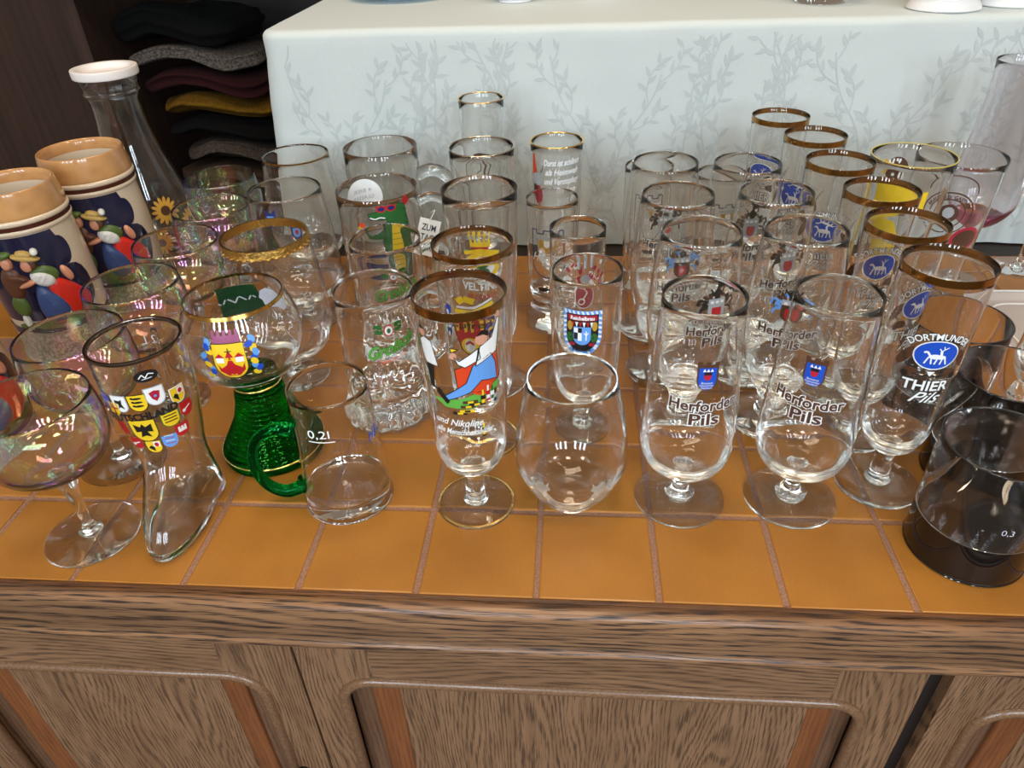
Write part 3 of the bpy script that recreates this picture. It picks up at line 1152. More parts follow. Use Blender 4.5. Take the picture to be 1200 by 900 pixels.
P.ell(1.25, -5.15, 0.22, 0.3, 'gold', 0, 8)
sp = P.build('print', sf, 11.6, st_)
sp.rotation_euler[2] = R(-100 + 90)
c = dup(st_, 12.3, 55.2, 0, 'small beaker with bulging base farthest back left, against the tablecloth hem')
[q for q in c.children if q.name.startswith('print')][0].rotation_euler[2] = R(-96 + 90)
c = dup(st_, 20.95, 52.2, 0, 'small beaker with blue castle print behind the right column of tulip goblets')
[q for q in c.children if q.name.startswith('print')][0].rotation_euler[2] = R(-76 + 90)

# --- wide plain tumbler
t = thing('tumbler', 'plain round-bellied stemless tumbler, front row in the middle', 'glass', 2.7, 12.1)
pr = [(0, 0.15), (2.1, 0.0), (2.55, 0.25), (3.4, 1.3), (4.4, 2.9), (5.0, 4.6), (5.05, 5.6), (4.85, 8), (4.3, 11.2), (3.82, 13.6)]
sec, f = shell(pr, 0.15, 0.95, 1.6)
lathe('bowl', sec, CLEAR, t)

# --- crest glasses in the middle
t = thing('stemmed_beer_glass', 'straight beer glass with blue-and-white bordered shield behind the plain tumbler', 'glass', 3.97, 22.6)
pr = [(0, 3.7), (0.7, 3.75), (1.9, 4.3), (2.8, 5.6), (3.25, 7.8), (3.35, 11), (3.32, 15), (3.25, 18.5)]
sec, f = shell(pr, 0.11, 4.6, 1.6)
lathe('bowl', sec, CLEAR, t)
foot(t, 3.1, 1.1, 1.1, 0.6, 3.8)
P = Print()
P.shield(0, 0, 3.7, 4.7, 'lightblue', 0)
for q in range(-4, 5):        # white lozenges of the border
    P.poly([(q * 0.42 - 0.1, 2.3), (q * 0.42 + 0.1, 2.3), (q * 0.42 + 0.22, 1.95), (q * 0.42 + 0.02, 1.95)], 'white', 1)
for q in range(7):
    y_ = 1.6 - q * 0.48
    for s_ in (-1, 1):
        xx = 1.83 if q < 5 else 1.83 - (q - 4) * 0.18
        P.poly([(s_ * xx, y_), (s_ * (xx - 0.36), y_ + 0.12), (s_ * (xx - 0.36), y_ - 0.12), (s_ * xx, y_ - 0.24)], 'white', 1)
for q in range(7):
    a = PI + PI * (q + 0.5) / 7
    P.ell(1.55 * math.cos(a), -0.55 + 1.65 * math.sin(a), 0.2, 0.12, 'white', 1, 6, rot=a)
P.shield(0, 0.05, 3.0, 3.9, 'black', 2)
P.rect(-1.35, 1.35, 1.35, 1.9, 'crimson', 3)
P.text('Reichelbrau', 0, 1.62, 0.52, 'white', 4, 0.02, 0, wide=2.2)
for q in range(6):
    P.poly([(-0.85 + q * 0.34 - 0.14, 1.2), (-0.85 + q * 0.34 + 0.14, 1.2), (-0.85 + q * 0.34, 0.62)], 'white' if q % 2 else 'red', 3)
for s_ in (-1, 1):
    P.ell(s_ * 1.15, 0.75, 0.26, 0.5, 'gold', 3, 10)
    P.ell(s_ * 1.1, -0.45, 0.32, 0.5, 'green', 3, 8)
    P.ell(s_ * 0.9, -1.15, 0.3, 0.2, 'crimson', 3, 8)
P.shield(0, -0.25, 1.6, 1.9, 'lightblue', 4)
P.rect(-0.75, -0.38, 0.1, 0.6, 'white', 5)
P.rect(-0.38, -0.02, 0.1, 0.6, 'black', 5)
P.rect(-0.75, -0.38, -0.6, 0.1, 'black', 5)
P.rect(-0.38, -0.02, -0.75, 0.1, 'white', 5)
P.line([(0.38, 0.3), (0.38, -0.7)], 0.1, 'white', 5)
P.line([(0.18, 0.1), (0.38, -0.15), (0.58, 0.1)], 0.09, 'white', 5)
P.text('Kulmbach', 0, -1.72, 0.42, 'black', 3, 0.01, 0, wide=1.7)
P.build('print', f, 13.5, t, phi=-97)
t = thing('stemmed_beer_glass', 'narrow beer glass with crimson key crest, behind the glass with the blue-bordered shield', 'glass', 3.1, 32.2)
pr = [(0, 3.5), (0.7, 3.55), (1.8, 4.1), (2.5, 5.4), (2.85, 7.6), (2.92, 11), (2.9, 18.5)]
sec, f = shell(pr, 0.11, 4.4, 1.6)
lathe('bowl', sec, CLEAR, t)
foot(t, 3.2, 1.1, 1.1, 0.6, 3.6)
P = Print()
P.shield(0, -0.9, 1.9, 2.5, 'white', 0)
P.shield(0, -0.9, 1.7, 2.3, 'crimson', 1)
P.ell(-0.3, -1.4, 0.36, 0.36, 'white', 2, 14)
P.ell(-0.3, -1.4, 0.22, 0.22, 'crimson', 3, 12)
P.line([(-0.1, -1.1), (0.5, -0.1)], 0.13, 'white', 2)
P.poly([(0.2, -0.2), (0.75, 0.1), (0.6, -0.5)], 'white', 2)
rr_ = random.Random(9)
for q in range(30):
    s_ = -1 if q % 2 else 1
    P.ell(s_ * rr_.uniform(0.4, 2.3), rr_.uniform(-0.2, 2.3), rr_.uniform(0.25, 0.5), 0.2, 'crimson' if q % 3 else 'white', q % 2, 6, rot=rr_.uniform(0, 3))
P.ell(0, 0.9, 0.5, 0.45, 'grey', 2, 8)
for q in (-0.6, 0, 0.6):
    P.line([(q, 1.9), (q, 2.7)], 0.3, 'grey', 2)
    P.line([(q - 0.05, 1.95), (q - 0.05, 2.65)], 0.08, 'white', 3)
P.it = [([(x * 1.15, y * 1.15) for x, y in V], F, c, L) for V, F, c, L in P.it]
P.build('print', f, 12.9, t, phi=-74)

# --- tall glasses of the middle left column
t = thing('painted_pils_glass', 'gold-rimmed pils glass painted with a man in blue trousers on a red armchair, front row', 'glass', -6.1, 10.9)
f = flute_glass(t, 22.4, 3.7, 3.62, goldw=0.75, goldfoot=True)
P = Print()
# lawn, armchair, seated man
P.poly([(-2.9, -0.9), (-1.8, -1.6), (0.6, -1.7), (2.9, -0.2), (2.9, 0.4), (1.5, 0.0), (-0.5, -0.7)], 'lime', 0)
P.opoly([(-0.6, 0.2), (-0.7, 2.2), (0.2, 2.6), (0.6, 3.6), (2.6, 4.6), (3.0, 0.6), (1.4, -0.2)], 'orange', 1)
P.ell(1.35, 0.25, 0.95, 0.75, 'orange', 2, 14)
P.opoly([(-1.7, -0.95), (-1.9, -0.6), (0.1, 0.9), (0.7, 2.5), (2.2, 3.2), (2.6, 2.2), (2.75, 0.6), (1.3, 0.95), (0.4, 0.0)], 'lightblue', 3)
P.opoly([(-2.4, -0.2), (-1.6, -1.2), (-1.35, -0.95), (-2.2, 0.25)], 'black', 4)
P.opoly([(0.9, 2.4), (1.3, 4.1), (2.3, 4.6), (2.9, 6.1), (3.1, 6.0), (2.7, 3.2), (2.2, 3.0)], 'white', 4)
P.opoly([(1.2, 4.0), (-0.3, 3.0), (-0.65, 3.4), (-0.4, 2.7), (0.1, 2.4), (1.3, 3.0)], 'white', 4)
P.ell(-0.72, 3.5, 0.28, 0.32, 'skin', 5, 10)
P.opoly([(-0.8, 3.8), (-0.3, 4.1), (-0.9, 4.2)], 'yellow', 5)
P.ell(1.45, 4.75, 0.5, 0.52, 'skin', 5, 14)
P.opoly([(1.1, 5.1), (1.5, 5.5), (2.0, 5.3), (1.95, 4.9), (1.6, 5.15)], 'black', 6)
P.ell(2.95, 6.3, 0.2, 0.35, 'skin', 5, 8)
P.line([(1.2, 4.0), (1.1, 3.3), (1.0, 2.9)], 0.14, 'black', 6)
# waiter in a white jacket
P.opoly([(-3.6, 4.3), (-3.1, 4.7), (-2.4, 4.5), (-2.0, 2.3), (-3.2, 2.3), (-3.5, 3.2)], 'white', 3)
P.ell(-3.25, 5.1, 0.33, 0.4, 'skin', 4, 10)
P.opoly([(-3.6, 5.3), (-3.3, 5.65), (-3.0, 5.4)], 'black', 5)
P.opoly([(-3.1, 2.3), (-2.4, 2.3), (-2.6, 0.2), (-2.95, 0.2)], 'black', 4)
P.line([(-3.0, 0.2), (-1.9, 0.0)], 0.14, 'black', 4)
P.line([(-2.5, 4.3), (-1.9, 3.8)], 0.18, 'white', 4)
# bottles on the lawn
for q, (bx, by, c1) in enumerate([(0.3, -1.0, 'brown'), (0.1, -1.45, 'brown'), (0.0, -1.9, 'yellow'), (0.8, -1.3, 'black'), (-0.6, -2.1, 'black')]):
    P.rect(bx - 0.6, bx + 0.6, by - 0.14, by + 0.14, c1, 4)
    P.rect(bx - 0.2, bx + 0.25, by - 0.1, by + 0.1, 'black' if c1 == 'yellow' else 'yellow', 5)
for bx, by, c1, c2 in [(1.35, -0.9, 'black', 'yellow'), (1.8, -0.6, 'red', 'white'), (2.2, -0.8, 'white', 'green'), (2.5, -1.2, 'grey', 'black'), (1.3, -4.2, 'black', 'yellow')]:
    P.rect(bx - 0.19, bx + 0.19, by - 0.6, by + 0.35, c1, 5)
    P.rect(bx - 0.08, bx + 0.08, by + 0.35, by + 0.9, c2, 5)
    P.rect(bx - 0.15, bx + 0.15, by - 0.4, by - 0.05, c2, 6)
P.text('und Nikoline', -0.9, -3.1, 0.95, 'white', 5, 0.015, 0.4, wide=4.2, slope=-0.04)
P.text('alle Menschheitsbilder', -0.4, -4.1, 0.85, 'white', 5, 0.015, 0.4, wide=5.2, slope=-0.02)
P.build('print', f, 15.2, t, phi=-82)
t = thing('painted_pils_glass', 'gold-rimmed pils glass with red and yellow knight crest, right behind the armchair glass', 'glass', -6.2, 20.3)
f = flute_glass(t, 22.2, 3.6, 3.5, goldw=0.55, goldfoot=True)
P = Print()
P.poly([(-1.5, 2.0), (1.6, 1.7), (1.5, -0.5), (1.0, -1.6), (0, -2.3), (-0.9, -1.6), (-1.4, 0)], 'black', 1)
P.poly([(-1.4, 1.9), (1.5, 1.6), (1.4, -0.5), (0.9, -1.5), (0, -2.2), (-0.8, -1.5), (-1.3, 0)], 'red', 2)
for q in (-1.1, -0.3, 0.3, 1.2):
    P.poly([(q - 0.22, 1.7), (q + 0.2, 1.65), (q + 0.15, 0.4), (q - 0.1, 0.3)], 'yellow', 3)
P.ell(0.05, -1.1, 0.9, 0.85, 'yellow', 3, 16)
P.ell(0.0, -1.1, 0.5, 0.7, 'white', 4, 12)
P.poly([(-0.4, -0.8), (0, -0.5), (0.4, -0.8), (0.4, -1.1), (0, -0.8), (-0.4, -1.1)], 'red', 5)
P.line([(-1.2, 2.5), (0.4, 2.4), (2.3, 3.2)], 0.4, 'yellow', 1)
P.line([(-1.0, 2.9), (0.6, 2.9), (2.2, 3.6)], 0.2, 'white', 1)
P.line([(-0.9, 3.4), (-0.3, 3.8), (0.6, 3.5)], 0.6, 'yellow', 1)
for s_ in (-1, 1):
    for q in range(4):
        P.ell(s_ * (1.95 + 0.2 * (q % 2)), 2.4 - q * 0.8, 0.34, 0.5, 'navy' if q % 2 else 'blue', 1, 8, rot=q)
        P.ell(s_ * (2.05 + 0.15 * (q % 2)), 2.1 - q * 0.8, 0.14, 0.28, 'yellow' if s_ > 0 else 'white', 2, 6, rot=q)
for q in (-1.7, 0.5, 1.6):
    P.line([(q + 0.5 * math.cos(a), -2.6 + 0.6 * math.sin(a)) for a in [PI + PI * k / 8 for k in range(9)]], 0.2, 'grey', 1)
P.text('Hefpfred', -0.4, 1.1, 1.0, 'brown', 4, 0.02, 0, wide=5.2)
P.build('print', f, 14.6, t, phi=-95)
t = thing('painted_pils_glass', 'pils glass with round yellow crowned crest behind the two broad-gold-rimmed ones', 'glass', -6.7, 31.0)
f = flute_glass(t, 23.0, 3.8, 4.2, goldw=0.0, goldlip=None)
lip('dark_lip', 3.8, 23.0, SILVER, t, t=0.07)
P = Print()
P.rect(-1.0, 1.0, 2.3, 2.75, 'yellow', 0)
for q in range(5):
    P.poly([(-1.0 + q * 0.42, 2.75), (-0.7 + q * 0.42, 2.75), (-1.05 + q * 0.48, 3.5)], 'yellow', 0)
    P.ell(-1.05 + q * 0.5, 3.55, 0.16, 0.16, 'yellow', 1, 8)
P.rect(-0.8, 0.8, 2.05, 2.3, 'red', 0)
P.line([(-1.7, 1.6), (0, 1.95), (1.9, 1.5)], 0.4, 'yellow', 0)
P.ell(0.2, 0.2, 1.85, 1.6, 'yellow', 0, 24)
P.ell(0.2, 0.2, 1.3, 1.1, 'white', 1, 20)
P.poly([(-1.1, 0.3), (-0.8, 1.0), (0.2, 1.3), (1.2, 1.0), (1.5, 0.3), (0.8, 0.15)], 'red', 2)
P.ell(0.2, -0.5, 0.7, 0.5, 'green', 2, 12)
P.text('VELTINS', -0.1, -2.2, 1.2, 'white', 1, 0.02, 0, wide=4.4, outline='grey', ow=0.04)
P.text('PILSENER', -0.1, -3.4, 0.9, 'crimson', 1, 0.01, 0, wide=3.6)
P.build('print', f, 16.1, t, phi=-86)
t = thing('painted_pils_glass', 'tall clear pils glass with thin shiny rim behind the yellow-crowned crest glass', 'glass', -8.2, 46.6)
f = flute_glass(t, 22.3, 3.86, 3.5)
lip('bright_lip', 3.86, 22.3, pbr('pale_gold', (0.75, 0.68, 0.55), 0.15, 1.0), t, t=0.09)
t = thing('painted_pils_glass', 'narrowest tall glass with thin gold rim, farthest back against the tablecloth', 'glass', -9.3, 57.7)
f = flute_glass(t, 25.0, 2.9, 3.2, sr=0.7)
lip('gilt_lip', 2.9, 25.0, GOLDT, t, t=0.09)
P = Print()
P.poly([(-1.2, 1.6), (-0.4, 1.9), (1.0, 1.6), (1.4, 0.6), (1.0, -0.2), (0.9, 0.8), (0.1, 1.0), (-1.1, 1.0)], 'brown', 0)
P.line([(0.7, 0.9), (0.2, -0.6), (0.1, -2.2)], 0.26, 'brown', 0)
P.line([(-0.3, 0.9), (-0.2, -0.4), (-0.9, -0.9)], 0.12, 'brown', 0)
P.line([(1.2, 0.5), (0.6, -1.2)], 0.16, 'brown', 0)
P.build('print', f, 17.0, t, phi=-88)
t = thing('verse_glass', 'gold-lipped tall glass printed with white handwritten verse and a gnome, by the tablecloth', 'glass', 0.5, 51.2)
f = flute_glass(t, 21.5, 3.25, 3.1, sr=0.7)
lip('gilt_lip', 3.25, 21.5, GOLDT, t, t=0.11)
P = Print()
for q, s_ in enumerate(['Durst ist schlimm', 'als Heimweh', 'und Verstopfung', 'und so', 'musst du']):
    P.text(s_, 0.4 if q < 3 else 0.9, 2.6 - q * 1.15, 1.05, 'white', 0, 0.02, 0.35, wide=[4.6, 4.2, 4.6, 2.6, 2.8][q], slope=0.03, outline='grey', ow=0.03)
P.poly([(-3.6, 3.4), (-3.3, 3.4), (-2.8, 0.6), (-3.9, 0.6)], 'orange', 0)
P.ell(-3.0, 0.3, 0.85, 0.8, 'grey', 1, 12)
P.ell(-2.9, -1.6, 0.8, 1.3, 'crimson', 0, 12)
P.ell(-3.3, -1.2, 0.5, 0.9, 'brown', 1, 10)
P.line([(-2.7, -2.6), (-2.4, -4.2)], 0.4, 'skin', 0)
P.line([(-2.3, 1.2), (-1.7, 2.6)], 0.1, 'black', 0)
P.build('print', f, 17.2, t, phi=-84)

# --- mugs
t = thing('beer_mug', 'small clear glass mug with a green handle, front row', 'mug', -18.4, 11.5)
pr = [(0, 0.1), (3.8, 0.0), (4.02, 0.3), (4.0, 1.2), (3.85, 4), (3.68, 8), (3.46, 13.0)]
sec, f = shell(pr, 0.15, 1.1, 0.7)
lathe('body', sec, CLEAR, t)
tube('handle', [(-3.6, -0.6, 8.2), (-5.2, -0.9, 8.6), (-7.1, -1.2, 7.5), (-7.9, -1.4, 5.0), (-7.3, -1.3, 2.4), (-5.7, -1.0, 1.15), (-3.9, -0.6, 1.7)],
     lambda u: 0.72 - 0.22 * math.sin(PI * u) + (0.35 if u < 0.04 or u > 0.96 else 0), GREENS, t, seg=16)
P = Print()
P.text('0,2l', -0.3, 0, 1.15, 'white', 0, 0.0, 0, wide=1.9)
P.rect(-1.3, 1.0, -0.85, -0.75, 'white', 0)
P.build('filling_mark', f, 10.2, t, phi=-88)
P = Print()
P.text('H&C', 0, 0, 1.6, 'blue', 0, 0.02, 0.3, wide=2.4)
P.build('blue_print', f, 8.4, t, phi=-8)

def fl_mod(r, z, a):
    if r > 3.9 or z < 0.9:
        return (r * (1 + 0.035 * math.cos(16 * a) * max(0, min(1, (4.4 - z) / 2)) * (1 if r > 1 else 0)), z)
    return (r, z + (0.28 * math.cos(16 * a) * min(1, r / 2) * (1 if z < 3.4 else 0)))


gt = thing('beer_mug', 'clear mug with fluted base and green lettering, behind the green-handled mug', 'mug', -17.2, 25.1, group='fluted mugs with green lettering')
pr = [(0, 0.3), (4.1, 0.0), (4.65, 0.6), (4.6, 1.4), (4.35, 2.6), (4.15, 4.0), (4.02, 7), (4.05, 15.2)]
o_ = smooth_pts(pr, 6)
sec, f = shell(pr, 0.15, 3.0, 1.0)
lathe('body', sec, CLEAR, gt, seg=96, mod=fl_mod)
tube('handle', [(3.3, 2.3, 12.6), (4.6, 3.3, 13.2), (6.0, 4.2, 12.2), (6.4, 4.5, 9.4), (5.9, 4.1, 6.4), (4.6, 3.2, 5.0), (3.3, 2.3, 5.4)], 0.55, SOLID, gt, seg=14)
P = Print()
P.text('Grolsch', 0, 0, 1.9, 'lime', 1, 0.05, 0.35, wide=5.0, slope=0.22, outline='green', ow=0.05)
P.ell(0, 1.95, 0.5, 0.62, 'red', 0, 16)
P.ell(0, 1.95, 0.4, 0.5, 'white', 1, 16)
P.ell(0, 1.95, 0.2, 0.3, 'green', 2, 8)
for s_ in (-1, 1):
    for q in range(4):
        P.ell(s_ * (0.85 + 0.3 * (q % 2)), 1.9 + 0.35 * (q // 2) + 0.1 * q, 0.32, 0.22, 'green', 0, 6, rot=q)
P.text('PREMIUM PILSNER', 0.3, -1.35, 0.5, 'orange', 0, 0, 0, wide=3.0, slope=0.2)
gp_ = P.build('print', f, 10.3, gt)
gp_.rotation_euler[2] = R(-60 + 90)
c = dup(gt, -18.6, 37.0, 0, 'clear mug with green lettering, farther back of the two, in front of the crocodile mug')
[q for q in c.children if q.name.startswith('print')][0].rotation_euler[2] = R(-68 + 90)

t = thing('beer_mug', 'wide mug painted with a green crocodile in red sunglasses', 'mug', -21.5, 47.2)
pr = [(0, 0.1), (4.7, 0.0), (5.0, 0.5), (5.02, 3), (5.02, 17.3)]
sec, f = shell(pr, 0.24, 1.3, 0.8)
lathe('body', sec, CLEAR, t)
tube('handle', [(4.2, 2.2, 14.4), (6.2, 3.0, 15.0), (8.2, 3.8, 13.4), (8.6, 4.0, 9.5), (7.8, 3.7, 5.6), (5.8, 2.9, 4.0), (4.3, 2.2, 4.6)], 0.6, SOLID, t, seg=14)
P = Print()
P.opoly([(-2.4, 4.2), (-2.2, 3.5), (-0.2, 3.4), (-0.6, 2.4), (-1.0, 0.5), (-0.6, -2.5), (0.3, -4.5), (2.6, -4.6), (2.9, -1), (2.5, 2.8), (2.2, 4.9), (0.9, 5.3), (-0.4, 4.7)], 'green', 0)
P.poly([(0.3, 2.6), (1.1, 2.6), (1.5, 0), (1.6, -2.6), (1.2, -4.2), (0.2, -3.4), (0.0, -0.6)], 'yellow', 1)
P.line([(-2.2, 3.75), (-1.6, 3.55), (-1.0, 3.75), (-0.4, 3.6)], 0.14, 'white', 1)
for q in (-0.75, 0.45):
    P.ell(q, 4.75, 0.62, 0.42, 'red', 2, 10)
    P.ell(q, 4.75, 0.42, 0.26, 'navy', 3, 10)
P.line([(-1.4, 5.0), (1.2, 5.0)], 0.16, 'red', 2)
P.opoly([(-0.6, 2.2), (-2.2, 1.4), (-3.0, 1.9), (-2.6, 1.1), (-0.6, 1.0)], 'green', 0)
P.ell(-3.4, 2.2, 0.5, 0.6, 'yellow', 1, 8)
P.ell(-3.3, 2.8, 0.4, 0.35, 'orange', 2, 8)
P.poly([(-5.4, -1.2), (-4.6, -1.0), (-4.4, -3.6), (-5.0, -3.8)], 'navy', 0)
P.poly([(-3.8, -2.2), (-0.8, -2.4), (-1.0, -4.6), (-3.4, -4.4)], 'navy', 0)
P.poly([(1.9, 5.2), (2.6, 5.9), (3.0, 5.0), (2.4, 4.6)], 'red', 1)
for q in range(9):
    P.line([(0.15, 2.2 - q * 0.7), (1.5, 2.1 - q * 0.7)], 0.06, 'green', 2)
for q in range(10):
    P.line([(1.9 + 0.07 * q, 4.3 - q * 0.85), (2.5, 4.1 - q * 0.85)], 0.12, 'darkgreen', 1)
P.build('print', f, 11.6, t, phi=-64)
stk = thing('price_sticker', 'round white paper sticker stuck inside the crocodile mug', 'sticker', -21.5, 47.2)
P = Print()
P.ell(0, 0, 2.6, 2.4, 'white', 0, 28)
P.text('4 BIER', 0, 0.9, 0.7, 'grey', 1, 0, 0, wide=2.6)
P.text('GLAESER', 0, 0, 0.7, 'grey', 1, 0, 0, wide=3.0)
P.text('3,00', 0, -0.9, 0.7, 'grey', 1, 0, 0, wide=1.8)
P.build('paper', lambda z: 4.72, 14.6, stk, phi=129, inside=0.02)
tg = thing('hang_tag', 'white handwritten tag hanging from the handle of the crocodile mug', 'tag', -15.0, 44.6, 12.9, R(8))
bm = bmesh.new()
box_bm(bm, -1.3, 1.3, -0.04, 0.04, -3.2, 1.2, 0)
bm_obj('card', bm, pbr('card_white', (0.72, 0.71, 0.68), 0.8), tg, False).rotation_euler = (R(-20), R(18), 0)
for q, s_ in enumerate(['ZUM', 'TAG', 'BIER']):
    V, F = text2d(s_, 1.1, 0.02)
    me = bpy.data.meshes.new('writing')
    me.from_pydata([(x * 0.75 * S, -0.09 * S, (y + 0.2 - q * 1.2) * S) for x, y in V], [], F)
    link('writing', me, tg, [enamel('black')], False).rotation_euler = (R(-20), R(18), 0)
tube('string', [(0.2, 0, 1.0), (0.9, 0.6, 2.1), (0.4, 1.3, 1.6)], 0.06, pbr('card_white', (0.7, 0.7, 0.7)), tg, seg=6)
t = thing('beer_mug', 'plain thick clear beer mug standing against the tablecloth', 'mug', -23.7, 59.6)
pr = [(0, 0.1), (4.8, 0.0), (5.1, 0.5), (5.1, 3), (5.0, 18.5)]
sec, f = shell(pr, 0.36, 1.6, 0.8)
lathe('body', sec, CLEAR, t)
tube('handle', [(4.8, -0.2, 14.6), (7.0, -0.2, 15.3), (9.4, -0.3, 13.8), (10, -0.3, 9.5), (9.0, -0.3, 5.2), (7.0, -0.2, 3.8), (4.9, -0.2, 4.4)], 0.85, SOLID, t, seg=16)

# --- snifters
def snifter(root, rb=5.3, rr__=4.5, H=18.0):
    pr = [(0, 2.7), (0.9, 2.75), (2.6, 3.2), (4.3, 4.6), (rb, 7.2), (rb + 0.05, 9.2), (rb * 0.96, 12.5), (rr__ + 0.25, 15.5), (rr__, H)]
    sec, f = shell(pr, 0.115, 3.7, 1.8)
    lathe('bowl', sec, CLEAR, root)
    foot(root, 3.9, 1.2, 1.1, 0.62, 2.8)
    return f


t = thing('brandy_snifter', 'snifter with a broad ornate gold rim behind the green-stemmed goblet', 'glass', -29.9, 31.4)
f = snifter(t)
ring('ornate_gold_rim', f, 17.1, 18.03, HAMMER, t, t=0.15, n=6)
bm = bmesh.new()
for q in range(70):
    a = 2 * PI * q / 70
    r_ = f(17.3) + 0.03
    z_ = 17.25 - 0.18 * (q % 2)
    bmesh.ops.create_icosphere(bm, subdivisions=1, radius=0.17 * S, matrix=Matrix.Translation(Vector((r_ * math.cos(a), r_ * math.sin(a), z_)) * S))
bm_obj('gilt_beading', bm, HAMMER, t)['kind'] = 'stuff'
t = thing('brandy_snifter', 'plain-rimmed snifter with two small blue emblems behind the ornate gold-rimmed one', 'glass', -32.3, 45.0)
f = snifter(t, 5.1, 4.34)
P = Print()
for q, y_ in ((-1.3, 0.8), (1.5, -0.8)):
    P.shield(q, y_, 1.3, 1.7, 'navy', 0)
    P.rect(q - 0.65, q - 0.3, y_ + 0.85, y_ + 1.15, 'navy', 0)
    P.rect(q + 0.3, q + 0.65, y_ + 0.85, y_ + 1.15, 'navy', 0)
    P.shield(q, y_ - 0.05, 0.9, 1.1, 'lightblue', 1)
    P.ell(q, y_, 0.22, 0.28, 'crimson', 2, 8)
P.build('print', f, 15.0, t, phi=-80)
t = thing('brandy_snifter', 'farthest snifter with a thin gold lip, against the corner of the tablecloth', 'glass', -35.2, 58.2)
f = snifter(t, 5.4, 4.47)
ring('gold_rim', f, 17.8, 18.02, GOLD, t)

# --- iridescent champagne coupes
ct = thing('champagne_coupe', 'iridescent champagne coupe at the front left corner of the counter', 'glass', -40.9, 5.4, group='iridescent champagne coupes')
pr = [(0, 7.3), (0.75, 7.4), (2.2, 7.9), (3.8, 8.9), (4.75, 10.3), (5.02, 11.8), (4.95, 13.6), (4.7, 15.2)]
sec, f = shell(pr, 0.13, 7.9, 1.6)
lathe('bowl', sec, IRID, ct)
lathe('foot', [(0, 0.1), (3.9, 0), (4.1, 0.08), (4.1, 0.16), (2.4, 0.3), (1.0, 0.5), (0, 0.55)], CLEAR, ct, seg=64)
lathe('stem', [(0, 0.45)] + smooth_pts([(0.95, 0.5), (1.0, 0.8), (0.75, 1.1), (0.5, 1.5), (0.48, 3.2), (0.62, 5.2), (0.95, 6.9), (1.15, 7.4)], 4) + [(0, 7.45)], SOLID, ct, seg=32)
for x, y, lb in [(-43.4, 15.6, 'second iridescent coupe from the front, behind the glass boot'),
                 (-42.8, 25.9, 'third iridescent coupe from the front, beside the nearer ceramic stein'),
                 (-42.8, 36.2, 'fourth iridescent coupe from the front, left of the gold-rimmed snifter'),
                 (-43.0, 46.6, 'fifth iridescent coupe from the front, below the glass carafe'),
                 (-46.4, 57.6, 'farthest iridescent coupe, in front of the clothes cupboard')]:
    dup(ct, x, y, random.uniform(0, 6), lb)

# --- green-stemmed goblet
t = thing('wine_roemer', 'gold-rimmed wine goblet on a dark green ribbed foot with a yellow castle crest', 'glass', -28.2, 18.4)
pr = [(0, 9.0), (2.0, 9.1), (3.6, 9.9), (4.8, 11.4), (5.4, 13.4), (5.3, 15.2), (4.85, 16.8), (4.36, 17.9)]
sec, f = shell(pr, 0.115, 9.6, 1.8)
lathe('bowl', sec, CLEAR, t)
ring('gold_rim', f, 17.6, 17.92, GOLD, t)
pts = []
base = rad_of([(5.1, 0.0), (5.15, 0.5), (4.7, 1.4), (3.9, 2.8), (3.0, 4.4), (2.45, 6.2), (2.2, 8.0), (2.15, 9.3)])
z = 0.9
while z < 8.3:
    for k in range(6):
        a = k / 6
        zz_ = z + a * 0.48
        pts.append((base(zz_) + 0.21 * math.sin(PI * a) - 0.06, zz_))
    z += 0.48
lathe('ribbed_foot', [(0, 0.3), (4.6, 0.0), (4.95, 0.0), (5.05, 0.3), (5.0, 0.7)] + pts + [(2.1, 8.6), (2.25, 9.2), (0, 9.25)], DGREEN, t, seg=56)
for zr in (1.0, 8.5):
    rr0 = base(zr) + 0.17
    lathe('gold_line', [(rr0 + 0.09 * math.cos(a), zr + 0.09 * math.sin(a)) for a in [2 * PI * k / 8 for k in range(8)]], GOLDT, t, closed=True)
P = Print()
P.shield(0, 0, 2.9, 3.6, 'black', 0)
P.shield(0, 0, 2.8, 3.5, 'yellow', 1)
P.poly([(-1.2, -0.1), (-0.9, -0.6), (-0.35, -0.2), (0, 0.6), (0.35, -0.2), (0.9, -0.6), (1.2, -0.1), (1.1, -0.9), (0.5, -1.5), (-0.5, -1.5), (-1.1, -0.9)], 'red', 2)
for s_ in (-1, 1):
    P.rect(s_ * 0.85 - 0.35, s_ * 0.85 + 0.35, 0.0, 0.5, 'white', 2)
    P.poly([(s_ * 0.85 - 0.45, 0.5), (s_ * 0.85 + 0.45, 0.5), (s_ * 0.85, 0.9)], 'red', 3)
P.rect(-0.25, 0.25, -1.4, 0.3, 'yellow', 3)
P.poly([(-0.35, 0.5), (0.35, 0.5), (0, 1.2)], 'red', 3)
P.line([(-0.3, 1.1), (0.3, 1.1)], 0.08, 'black', 4)
P.line([(0, 0.9), (0, 1.4)], 0.08, 'black', 4)
P.rect(-1.25, 1.25, 1.85, 2.5, 'purple', 1)
for q in range(5):
    P.rect(-1.3 + q * 0.56, -1.0 + q * 0.56, 2.4, 2.95, 'purple', 1)
rr_ = random.Random(4)
for s_ in (-1, 1):
    for q in range(9):
        P.ell(s_ * (1.9 + rr_.uniform(-0.25, 0.5)), 1.9 - q * 0.42, 0.3, 0.42, ('lightblue', 'blue', 'yellow')[q % 3], q % 2, 7, rot=rr_.uniform(0, 3))
P.text('HANKOVER', 0, -2.25, 0.5, 'black', 1, 0.01, 0, wide=2.6)
P.build('print', f, 14.0, t, phi=-80)
P = Print()
P.poly([(-2.4, -1.6), (2.0, -1.6), (2.2, 1.7), (-1.9, 1.6)], 'darkgreen', 0)
